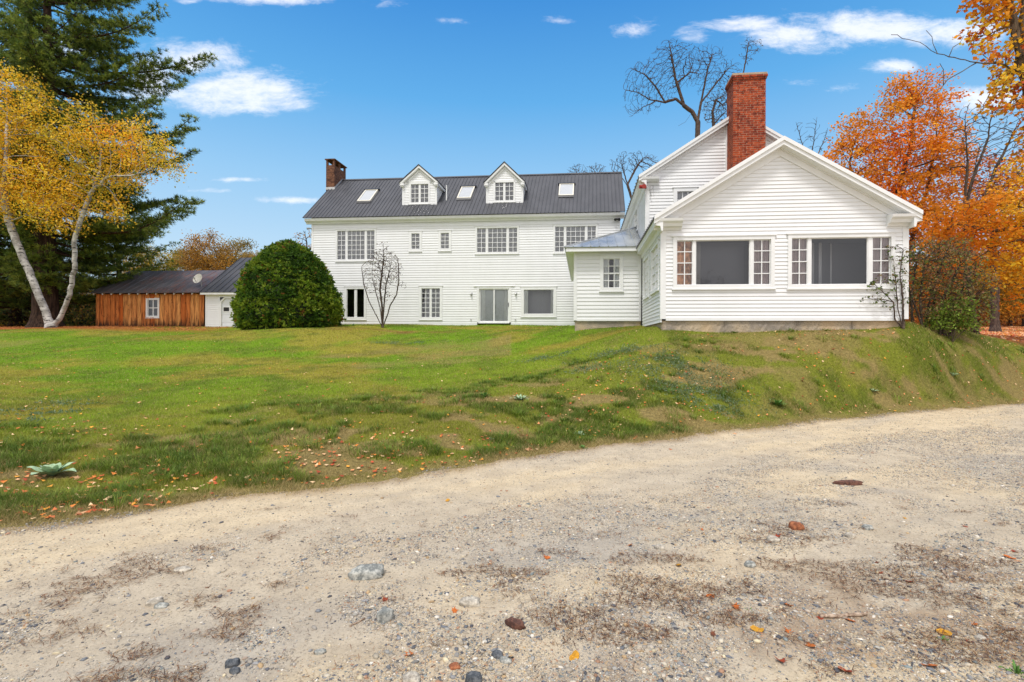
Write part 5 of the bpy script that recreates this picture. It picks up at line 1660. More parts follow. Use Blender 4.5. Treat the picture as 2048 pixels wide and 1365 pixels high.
    tree('red_maple', 'distant dark red maple behind the leafless tree', 'maple tree', b,
         [[b, A(1990, 560, Y), A(1985, 450, Y), A(1985, 380, Y)]], [bl(1980, 370, Y, 3.2, 2.6), bl(2030, 400, Y, 3.0, 2.2), bl(1940, 410, Y, 2, 2), bl(1985, 450, Y, 4, 2.5), bl(2060, 450, Y, 3, 3)],
         800, .5, .6, .016, .3, 'bark_dark', dict(n=18, spread=.42, size=.2, colors=RED + [(190, 92, 42), (170, 84, 40)], colors2=[(206, 120, 56), (180, 96, 54)], maxr=.05, flat=.4, vz=.6), seed=47, thick=.1)


def bare_trees():
    A = at
    Y = 46.0; b = place(1395, Y)
    tree('bare_oak', 'large bare tree with crooked spreading limbs behind the tall house roof', 'tree', b,
         [[b, A(1396, 400, Y), A(1395, 270, Y), A(1396, 240, Y)], [A(1396, 245, Y), A(1385, 225, Y), A(1368, 212, Y), A(1352, 198, Y), A(1330, 205, Y), A(1300, 200, Y), A(1275, 185, Y), A(1250, 180, Y)],
          [A(1368, 212, Y), A(1358, 180, Y), A(1350, 155, Y), A(1345, 120, Y), A(1338, 85, Y)], [A(1330, 205, Y), A(1310, 172, Y), A(1290, 150, Y), A(1270, 140, Y)], [A(1310, 205, Y), A(1285, 215, Y), A(1262, 234, Y)],
          [A(1396, 240, Y), A(1402, 205, Y), A(1410, 165, Y), A(1415, 140, Y), A(1425, 110, Y)], [A(1402, 205, Y), A(1415, 190, Y), A(1430, 170, Y), A(1455, 140, Y)], [A(1355, 165, Y), A(1380, 145, Y), A(1400, 148, Y)],
          [A(1385, 225, Y), A(1370, 245, Y), A(1357, 252, Y)]],
         [bl(1345, 135, Y, 2.6, 2.2), bl(1290, 155, Y, 2.0, 1.5), bl(1420, 140, Y, 1.8, 2.2), bl(1375, 130, Y, 2.0, 1.8), bl(1285, 200, Y, 2.0, 1.3), bl(1455, 150, Y, 1.5, 1.3), bl(1340, 100, Y, 1.2, 1.0), bl(1320, 185, Y, 1.6, 1.0)],
         4200, .16, .23, .0095, .22, 'bark_dark', None, seed=51, thick=.09, wob=.14, expo=3.2, iters=36)
    Y = 50.0; b = place(1432, Y)
    tree('bare_oak', 'second bare tree close left of the brick chimney top', 'tree', b,
         [[b, A(1432, 270, Y), A(1427, 250, Y), A(1425, 225, Y), A(1432, 200, Y), A(1450, 190, Y)], [A(1427, 250, Y), A(1440, 235, Y), A(1450, 225, Y)], [A(1432, 200, Y), A(1445, 210, Y), A(1462, 195, Y)]],
         [bl(1432, 215, Y, 1.4, 1.8), bl(1452, 200, Y, 1.0, 1.3)], 800, .15, .18, .010, .16, 'bark_dark', dict(n=1, spread=.1, size=.14, colors=[(110, 90, 60)], maxr=.016, keep=.3), seed=53, thick=.09, wob=.15, expo=3.2, iters=30)
    Y = 52.0; b = place(1490, Y)
    tree('bare_tree', 'bare treetop rising above the brick chimney', 'tree', b,
         [[b, A(1488, 300, Y), A(1486, 150, Y), A(1492, 120, Y), A(1497, 85, Y)]], [bl(1495, 105, Y, .8, 1.4), bl(1512, 95, Y, .9, .6), bl(1500, 85, Y, 1.2, .5)], 200, .16, .2, .011, .07, 'bark_dark', dict(n=1, spread=.1, size=.13, colors=[(110, 90, 60)], maxr=.014, keep=.5), seed=57, thick=.08)
    Y = 44.0; b = place(1262, Y)
    tree('bare_tree', 'slender bare tree between the long house roof and the tall house', 'tree', b,
         [[b, A(1262, 480, Y), A(1264, 400, Y), A(1255, 370, Y), A(1245, 335, Y)], [A(1255, 370, Y), A(1270, 340, Y), A(1285, 318, Y)], [A(1255, 372, Y), A(1240, 350, Y), A(1225, 342, Y)]],
         [bl(1255, 325, Y, 1.6, .9), bl(1280, 320, Y, .9, .8), bl(1300, 330, Y, .9, .9), bl(1235, 330, Y, .8, .7)], 700, .15, .18, .010, .11, 'bark_dark', None, seed=59, thick=.06, wob=.14, expo=3.2, iters=30)
    for px, py, s, lab in ((1155, 338, 61, 'bare twig tips showing over the middle of the long roof ridge'), (1192, 336, 62, 'bare twig tips showing over the right part of the long roof ridge')):
        Y = 60.0; b = place(px, Y)
        tree('bare_tree', lab, 'tree', b, [[b, A(px, 400, Y), A(px, py + 22, Y)]], [bl(px, py + 5, Y, 1.3, .9)], 260, .16, .2, .012, .09, 'bark_dark', None, seed=s, thick=.08, wob=.2, expo=2.8)
    Y = 40.0; b = place(1622, Y)
    tree('bare_tree', 'thin bare saplings rising between the front gable and the orange maple', 'tree', b,
         [[b, A(1622, 420, Y), A(1620, 330, Y), A(1628, 280, Y), A(1634, 235, Y)], [A(1620, 340, Y), A(1605, 290, Y), A(1592, 245, Y)], [A(1620, 345, Y), A(1640, 300, Y), A(1655, 262, Y)]],
         [bl(1612, 275, Y, 1.0, 1.4), bl(1640, 280, Y, 1.0, 1.2)], 170, .2, .34, .009, .07, 'bark_grey', None, seed=63, thick=.05, trop=.25, iters=26, wob=.1, expo=3)
    # sparse golden tree left of the long house
    Y = 44.0; b = place(618, Y)
    tree('sparse_golden_tree', 'thin tree with a few golden leaves just left of the long house wall', 'tree', b,
         [[b, A(618, 560, Y), A(615, 500, Y)]], [bl(612, 485, Y, 1.1, 1.2), bl(600, 475, Y, .5, .5)], 60, .25, .3, .012, .12, 'bark_grey', dict(n=5, spread=.18, size=.14, colors=[(216, 160, 80), (200, 140, 70)], maxr=.02, keep=.6), seed=65, thick=.05)
    # mixed trees beyond the shed
    for px, py, Y, rx, rz, lab, s, c1, c2 in (
            (415, 508, 58, 2.6, 2.2, 'round golden brown tree beyond the left half of the shed roof', 71, [(206, 156, 70), (190, 140, 62)], [(170, 128, 66), (150, 120, 60)]),
            (470, 515, 62, 3.0, 2.4, 'pale gold tree beyond the garage roof', 73, [(204, 168, 96), (186, 152, 80)], [(168, 142, 76), (140, 128, 66)]),
            (370, 525, 66, 3.2, 1.8, 'olive yellow tree low beyond the shed roof by the pine', 75, [(188, 160, 70), (150, 142, 60)], [(200, 160, 60), (120, 120, 52)]),
            (290, 530, 62, 3.6, 2.2, 'yellow tree glowing through the lower pine boughs', 77, [(222, 176, 52), (206, 164, 48)], [(190, 160, 50), (160, 146, 50)]),
            (520, 535, 70, 3.0, 2.0, 'low brownish tree beyond the garage beside the round bush', 79, [(180, 146, 84), (160, 132, 74)], [(150, 130, 70)])):
        b = place(px, Y); z0 = at(px, py, Y)[2]
        tree('autumn_tree', lab, 'tree', b, [[b, at(px, py + 45, Y), at(px, py + 10, Y)]],
             [bl(px, py, Y, rx, rz), bl(px - 25, py + 22, Y, rx * .7, rz * .8), bl(px + 22, py + 25, Y, rx * .7, rz * .8), bl(px, py + 45, Y, rx, rz * .6)],
             230, .5, .6, .02, .2, 'bark_grey', dict(n=60, spread=.42, size=.17, colors=c1, colors2=c2, maxr=.05, hs=.4), seed=s, thick=.08, group='autumn trees beyond the shed')


def far_woods():
    """the woods that close the view on both sides: a few tree kinds, copied"""
    prot = []
    specs = [('forest_tree', [(196, 112, 48), (176, 96, 44)], [(206, 140, 56), (150, 110, 56)]), ('forest_tree', [(206, 150, 52), (186, 140, 50)], [(140, 128, 54), (170, 140, 60)]), ('forest_tree', [(88, 98, 48), (70, 82, 42)], [(110, 110, 52), (60, 70, 38)])]
    g = np.random.default_rng(99)
    def kids(o): return [c for c in bpy.data.objects if c.parent == o]
    spots = [  # px, Y, kind, scale, label
        (1900, 60, 0, 1.0, 'orange forest tree far behind the twiggy shrub'), (1955, 66, 0, .95, 'orange forest tree with a dark trunk left of the pale trunk pair'), (1990, 58, 1, .8, 'yellow forest tree above the stone edged leaf ground'),
        (2020, 64, 0, .9, 'rust coloured forest tree behind the dark pair of trunks'), (2050, 60, 1, 1.0, 'golden forest tree at the far right edge'), (2090, 66, 0, 1.0, 'orange forest tree just outside the right edge'),
        (1860, 72, 1, .9, 'yellow forest tree behind the orange maple trunk'), (1800, 76, 0, 1.0, 'orange forest tree hidden low behind the front wing'), (2130, 50, 1, 1, 'golden forest tree beyond the right edge'),
        (10, 54, 2, .8, 'dark green forest tree low behind the left edge'), (60, 58, 1, .45, 'small yellow forest tree behind the pine trunk'), (-40, 50, 1, .5, 'small yellow forest tree at the left edge'), (130, 60, 2, .7, 'dark green forest tree right of the pine trunk'),
        (180, 56, 1, .4, 'small yellow green tree at the shed corner'), (215, 66, 2, .7, 'dark green forest tree behind the shed corner'), (-110, 56, 2, .9, 'dark green forest tree outside the left edge'), (335, 80, 2, .6, 'dark green tree far behind the shed roof'),
        (560, 82, 1, .6, 'golden tree hidden behind the round bush')]
    for i, (nm, c1, c2) in enumerate(specs):
        b = np.array([0., 0, 0]); H = 11
        r = tree(nm, None, None, b, [[b, (0, 0, 3), (.2, .1, 7)], [(0, 0, 3), (1.4, .4, 5.5)], [(0, 0, 3.5), (-1.3, -.3, 6)]],
                 [((0, 0, 8), (2.6, 2.6, 3.2)), ((1.6, .3, 6), (2.2, 2, 2.2)), ((-1.6, -.4, 6), (2.2, 2, 2.2)), ((0, 0, 4.2), (2.8, 2.6, 1.8)), ((.5, 0, 2.4), (2.2, 2.2, 1.0))],
                 340, .5, .6, .022, .24, 'bark_dark', dict(n=42, spread=.46, size=.21, colors=c1, colors2=c2, maxr=.06, hs=.4), seed=200 + i, thick=.09)
        prot.append(r)
    used = set()
    for px, Y, k, s, lab in spots:
        src = prot[k]
        if k in used:
            o = src.copy(); COL.objects.link(o)
            for c in kids(src):
                d = c.copy(); COL.objects.link(d); d.parent = o
        else: o = src; used.add(k)
        b = place(px, Y)
        o.location = [float(q) for q in b]; o.location.z -= .2
        o.rotation_euler = (0, 0, float(g.uniform(0, 6))); s *= float(g.uniform(.92, 1.08)); o.scale = (s, s, s)
        o['label'] = lab; o['category'] = 'tree'; o['group'] = 'forest trees around the clearing'


def undergrowth():
    g = np.random.default_rng(77)
    def scatter(n, x0, x1, y0, y1, h, cols, name, label, size):
        x = g.uniform(x0, x1, n); y = g.uniform(y0, y1, n)
        d = fbm(x * .5, y * .5, 71, 3); z = ground(x, y) + g.random(n) ** 1.3 * h * (.5 + d)
        C = np.stack([x, y, z], -1)
        V, F, c = leaf_cards(C, size, pal(cols, n, g, .2), g)
        o = np_mesh(name, V, F, M['leaf'], colr=c); tag(o, label, None, None, 'stuff')
    scatter(26000, -62, -27.5, 41, 58, 3.4, [(74, 84, 42), (96, 96, 44), (150, 130, 52), (52, 58, 32), (120, 84, 46)], 'undergrowth', 'dark scrub with yellow leaves under the pines at the left', .22)
    scatter(22000, 44, 84, 62, 82, 3.2, [(196, 112, 48), (176, 96, 44), (150, 100, 50), (206, 140, 56), (110, 84, 48)], 'undergrowth', 'orange brown scrub at the edge of the right hand woods', .24)
    # distant tree line closing the horizon behind everything
    n = 60000; a = g.uniform(-1.15, 1.15, n); Y = g.uniform(105, 135, n); x = a * Y
    hh = 6 + 5 * fbm(x * .06, x * 0 + 3, 5, 4) - 3.2 * (np.abs(a + .2) < .45)
    z = ground(x, Y) + g.random(n) ** .8 * hh * .75
    V, F, c = leaf_cards(np.stack([x, Y, z], -1), .9, pal([(150, 110, 60), (120, 104, 56), (168, 120, 56), (96, 92, 50), (176, 104, 52)], n, g, .15), g, .9)
    tag(np_mesh('far_woods', V, F, M['leaf'], colr=c), 'far band of autumn woods behind the houses', None, None, 'stuff')


def mirrored_trees():
    """trees across the track behind the viewpoint; the ground floor windows mirror them"""
    for i, (x, y, s, lab) in enumerate(((5.0, -24, 81, 'bare tree mirrored in the plain picture window of the long house'), (-13.6, -24, 82, 'bare tree mirrored in the narrow ground floor window of the long house'), (12.6, -22, 83, 'bare tree mirrored in the small porch window'))):
        b = np.array([x, y, gz(x, y)])
        tree('bare_tree', lab, 'tree', b, [[b, b + (.1, 0, 2), b + (-.1, 0, 4)], [b + (.1, 0, 2), b + (1, .2, 4)]], [(b + (0, 0, 6.0), (2.2, 2, 2.8)), (b + (1, 0, 4.8), (1.6, 1.6, 1.8)), (b + (-1, 0, 4.8), (1.6, 1.6, 1.8))],
             420, .3, .36, .014, .2, 'bark_dark', dict(n=3, spread=.2, size=.13, colors=[(120, 90, 50), (90, 84, 46)], maxr=.02), seed=s, thick=.06)


birch(); pines(); yew(); shrubs(); maples(); bare_trees(); far_woods(); undergrowth(); mirrored_trees()

# ------------------------------------------------------------------ grass, stones and fallen leaves
def slope_frame(x, y):
    e = .05
    zx = (ground(x + e, y) - ground(x - e, y)) / (2 * e); zy = (ground(x, y + e) - ground(x, y - e)) / (2 * e)
    n = np.stack([-zx, -zy, np.ones_like(zx)], -1); return n / np.linalg.norm(n, axis=1)[:, None]


def in_buildings(x, y):
    """points under the buildings"""
    def uv(F):
        A = np.array([U2, V2]).T; Ai = np.linalg.inv(A)
        p = np.stack([x - F.O[0], y - F.O[1]], -1) @ Ai.T
        return p[:, 0], p[:, 1]
    u, v = uv(G); m = (u > -.0) & (u < 6.9) & (v > 0) & (v < 16)
    m |= (u < 0) & (u > -2.9) & (v > 5.0) & (v < 16)
    u, v = uv(LH); m |= (u > -17.5) & (u < 4) & (v > 0) & (v < 8)
    return m


def grass():
    g = np.random.default_rng(5)
    N = 1280000
    lo, hi = math.log(3.9), math.log(36.0)
    Y = np.exp(g.uniform(lo, hi, N)); t = g.uniform(-1.16, 1.16, N); X = t * (Y + 1.2)
    s = edge_s(X, Y)
    keep = (s > -.12) & ~in_buildings(X, Y) & ~((X > 15.8) & (Y > 20) & (g.random(N) < .8)) & ~((X < -24) & (Y > 31.5))
    X, Y = X[keep], Y[keep]; s = s[keep]
    col, straw = lawn_col(X, Y)
    n2 = fbm(X * 1.3, Y * 1.3, 51, 4)
    near = 1 - sst(s, 2.2, 6.0)
    tuft = sst(n2, .46, .60)
    k = g.random(len(X)) > straw * .30 + (1 - sst(s, -.12, .25)) * .5
    X, Y, s, col, straw, tuft, near = X[k], Y[k], s[k], col[k], straw[k], tuft[k], near[k]
    n = len(X); Z = ground(X, Y)
    h = (.026 + .020 * g.random(n)) * (1 + .9 * near * tuft) * (1 - .4 * straw)
    h = h * (.75 + .5 * fbm(X * 2.2, Y * 2.2, 63, 2))
    h = h * np.interp(Y, [4, 10, 30], [1.15, 1.0, 1.0])
    w = np.maximum(.0032, Y * .00085)
    az = g.uniform(0, 2 * math.pi, n); ln = g.uniform(.1, 1.0, n) + straw * .8
    dx, dy = np.cos(az), np.sin(az)
    az2 = g.uniform(-.9, .9, n); tx, ty = np.cos(az2), np.sin(az2)
    P = np.stack([X, Y, Z - .004], -1)
    T = np.stack([tx * w, ty * w, np.zeros(n)], -1) * .5
    tip = P + np.stack([dx * ln * h, dy * ln * h, h], -1)
    V = np.stack([P - T, P + T, tip], 1).reshape(-1, 3)
    c = col * (1.28 + g.normal(size=(n, 1)) * .24) * (.62 + .76 * fbm(X * 3.2, Y * 3.2, 66, 4))[:, None]
    dry = g.random(n) < (.14 + .55 * straw)
    c[dry] = lin((186, 162, 108)) * (.55 + .6 * g.random((dry.sum(), 1)))
    c = np.clip(c, 0, 1)
    F = np.arange(n * 3).reshape(-1, 3)
    o = np_mesh('grass', V, F, M['blade'], colr=np.repeat(c, 3, 0))
    tag(o, 'short mown grass of the lawn with yellowed and straw patches', None, None, 'stuff')
    # coarse dark green tussocks low on the bank
    nt = 1500
    Yt = np.exp(g.uniform(math.log(4.4), math.log(16), nt * 4)); Xt = g.uniform(-1.1, 1.1, nt * 4) * Yt
    st = edge_s(Xt, Yt); q = fbm(Xt * 1.3, Yt * 1.3, 51, 4)
    k = (st > .25) & (st < 5.0) & (q > .50) & ~in_buildings(Xt, Yt) & ((Xt < 2.5) | (g.random(len(Xt)) < .25)); Xt, Yt = Xt[k][:nt], Yt[k][:nt]
    m = 46; n = len(Xt) * m
    R = np.repeat(g.uniform(.05, .17, len(Xt)), m); a = g.uniform(0, 2 * math.pi, n); rr = np.sqrt(g.random(n)) * R
    X = np.repeat(Xt, m) + np.cos(a) * rr; Y = np.repeat(Yt, m) + np.sin(a) * rr; Z = ground(X, Y)
    h = (.05 + .08 * g.random(n)) * np.repeat(g.uniform(.6, 1.1, len(Xt)), m); w = np.maximum(.004, Y * .0009)
    out = .5 + .9 * rr / R
    P = np.stack([X, Y, Z - .005], -1); T = np.stack([np.cos(a + 1.57) * w, np.sin(a + 1.57) * w, np.zeros(n)], -1) * .5
    mid = P + np.stack([np.cos(a) * h * out * .3, np.sin(a) * h * out * .3, h * .65], -1)
    tip = P + np.stack([np.cos(a) * h * out * .9, np.sin(a) * h * out * .9, h], -1)
    V = np.stack([P - T, P + T, mid + T * .7, tip, mid - T * .7], 1).reshape(-1, 3)
    i = np.arange(n)[:, None] * 5
    F = np.concatenate([i + [0, 1, 2], i + [0, 2, 4], i + [4, 2, 3]], 0)
    ct = pal([(98, 124, 38), (82, 108, 34), (116, 136, 44), (132, 144, 54)], len(Xt), g, .12)
    c = np.repeat(ct, m, 0) * (1 + g.normal(size=(n, 1)) * .18)
    o = np_mesh('tussock_grass', V, F, M['blade'], colr=np.repeat(np.clip(c, 0, 1), 5, 0))
    tag(o, 'coarse dark green tussocks on the bank above the track', None, None, 'stuff')


ICO_V = None


def stones_mesh(X, Y, R, cols, g, flat=.5, sink=.25, yaw=None, kind=0):
    t = (1 + 5 ** .5) / 2
    iv = np.array([(-1, t, 0), (1, t, 0), (-1, -t, 0), (1, -t, 0), (0, -1, t), (0, 1, t), (0, -1, -t), (0, 1, -t), (t, 0, -1), (t, 0, 1), (-t, 0, -1), (-t, 0, 1)]); iv = iv / np.linalg.norm(iv, axis=1)[:, None]
    fc = np.array([(0, 11, 5), (0, 5, 1), (0, 1, 7), (0, 7, 10), (0, 10, 11), (1, 5, 9), (5, 11, 4), (11, 10, 2), (10, 7, 6), (7, 1, 8), (3, 9, 4), (3, 4, 2), (3, 2, 6), (3, 6, 8), (3, 8, 9), (4, 9, 5), (2, 4, 11), (6, 2, 10), (8, 6, 7), (9, 8, 1)])
    n = len(X)
    jit = 1 + g.normal(size=(n, 12, 1)) * .14
    sc = np.stack([g.uniform(.8, 1.5, n), g.uniform(.6, 1.0, n), g.uniform(.6, 1.2, n) * flat], -1)
    yw = g.uniform(0, math.pi, n) if yaw is None else yaw + g.normal(size=n) * .5
    V = iv[None] * jit * sc[:, None] * R[:, None, None]
    c, s = np.cos(yw)[:, None], np.sin(yw)[:, None]
    x = V[..., 0] * c - V[..., 1] * s; y = V[..., 0] * s + V[..., 1] * c
    tl = g.normal(size=n) * .15
    z = V[..., 2] + x * tl[:, None]
    Z = ground(X, Y) + R * sc[:, 2] * (1 - 2 * sink)
    V = np.stack([x + X[:, None], y + Y[:, None], z + Z[:, None]], -1).reshape(-1, 3)
    F = (np.arange(n)[:, None, None] * 12 + fc[None]).reshape(-1, 3)
    return V, F, np.repeat(cols, 12, 0)


def gravel():
    g = np.random.default_rng(15)
    greys = [(130, 132, 134), (108, 110, 114), (98, 98, 102), (150, 148, 146), (164, 160, 152), (140, 136, 130), (178, 172, 160), (206, 194, 172), (214, 198, 164), (190, 160, 120), (84, 84, 88), (176, 136, 108), (132, 140, 138), (224, 214, 198)]
    def batch(N, y0, y1, rmin, rmax, pw, thr, name, label, sinkv=.3):
        N = int(N * 1.45); Y = np.exp(g.uniform(math.log(y0), math.log(y1), N)); X = g.uniform(-1.15, 1.15, N) * (Y + 1.8)
        s = -edge_s(X, Y)
        a, b = (X * .85 + Y * .5), (Y * .85 - X * .5)
        q = fbm(a * .5, b * 1.5, 301, 4); q2 = fbm(X * 2.2, Y * 3.0, 302, 3)
        rut = np.exp(-((s - .95) / .75) ** 4) * .22 + np.exp(-((s - .3) / .3) ** 2) * .06
        dens = sst(q * .6 + q2 * .4 - rut + np.clip(s - 2.5, 0, 3) * .012, thr - .07, thr + .07)
        k = (s > -.1) & (g.random(N) < .10 + dens)
        X, Y = X[k], Y[k]
        R = (rmin + (rmax - rmin) * g.random(len(X)) ** pw)
        R = np.maximum(R, Y * .0009)
        cl = pal(greys, len(X), g, .12) * .95
        warm = g.random(len(X)) < .5
        cl[warm] = cl[warm] * .35 + road_col(X[warm], Y[warm]) * .62
        V, F, c = stones_mesh(X, Y, R, cl, g, .55, .42)
        o = np_mesh(name, V, F, M['pebble'], colr=c, smooth=False)
        tag(o, label, None, None, 'stuff')
    batch(600000, 1.9, 15, .0020, .0080, 2.4, .46, 'fine_gravel', 'fine grey and buff grit scattered over the sandy track')
    batch(46000, 1.9, 11, .006, .019, 2.6, .505, 'gravel', 'loose grey and pale pebbles scattered over the sandy track')
    # drifts of dry needles, twigs and stalks
    N = 220000
    Y = np.exp(g.uniform(math.log(1.9), math.log(5.0), N)); X = g.uniform(-1.15, 1.15, N) * (Y + 1.8)
    s = -edge_s(X, Y); q = fbm(X * 2.6 + 5, Y * 5.5, 401, 5)
    rel = np.clip((X / Y + 1.0) * .04, 0, .06)
    dens = sst(q + rel + .03 * (1 - sst(Y, 3.6, 4.8)) - .10 * sst(Y, 3.6, 4.8) - .035 * (X < -.3), 
               .625, .69)
    k = (s > .5) & (g.random(N) < dens * .62 + .010); X, Y = X[k], Y[k]; n = len(X)
    a = g.uniform(0, 2 * math.pi, n); L = g.uniform(.015, .07, n); w = np.maximum(.0012, Y * .00045)
    Z = ground(X, Y) + g.random(n) * .012
    d = np.stack([np.cos(a) * L, np.sin(a) * L, g.normal(size=n) * .004], -1); p = np.stack([-np.sin(a) * w, np.cos(a) * w, np.zeros(n)], -1)
    P = np.stack([X, Y, Z + .003], -1); bend = np.stack([np.zeros(n), np.zeros(n), g.random(n) * .008], -1)
    V = np.stack([P - p, P + p, P + d * .5 + p + bend, P + d + p * .3, P + d * .5 - p + bend], 1).reshape(-1, 3)
    i = np.arange(n)[:, None] * 5; F = np.concatenate([i + [0, 1, 2], i + [0, 2, 4], i + [4, 2, 3]], 0)
    o = np_mesh('dry_debris', V, F, M['litter'], colr=np.repeat(pal([(112, 74, 48), (90, 56, 38), (66, 42, 30), (136, 98, 66), (176, 148, 112)], n, g, .15), 5, 0))
    tag(o, 'brown drifts of dry needles and plant stalks on the track', None, None, 'stuff')


LEAFC = [(206, 112, 66), (222, 146, 96), (190, 84, 52), (232, 178, 132), (214, 128, 60), (160, 74, 48), (226, 156, 60), (236, 196, 150)]


def leaf_shape(g, kind):
    """a curled maple leaf: lobed outline round a centre, tips lifted"""
    if kind == 0:
        ang = [-90, -62, -50, -20, -8, 22, 34, 62, 72, 90, 108, 118, 146, 158, 188, 200, 230, 242]
        rad = [.28, .55, .38, .92, .50, .98, .52, .60, .50, 1.08, .50, .60, .52, .98, .50, .92, .38, .55]
    else:
        ang = list(range(-90, 270, 24)); rad = [.55 + .45 * abs(math.sin(math.radians(a))) ** 1.5 for a in ang]
    cu = g.uniform(.15, .75); fold = g.uniform(-.3, .6)
    v = [(0, 0, 0)]
    for a, r in zip(ang, rad):
        r *= g.uniform(.88, 1.1); x, y = r * math.cos(math.radians(a)), r * math.sin(math.radians(a))
        v.append((x, y, cu * r * r * .45 + fold * abs(x) * .5 + g.normal() * .04))
    f = [(0, i, i % len(ang) + 1) for i in range(1, len(ang) + 1)]
    return v, f


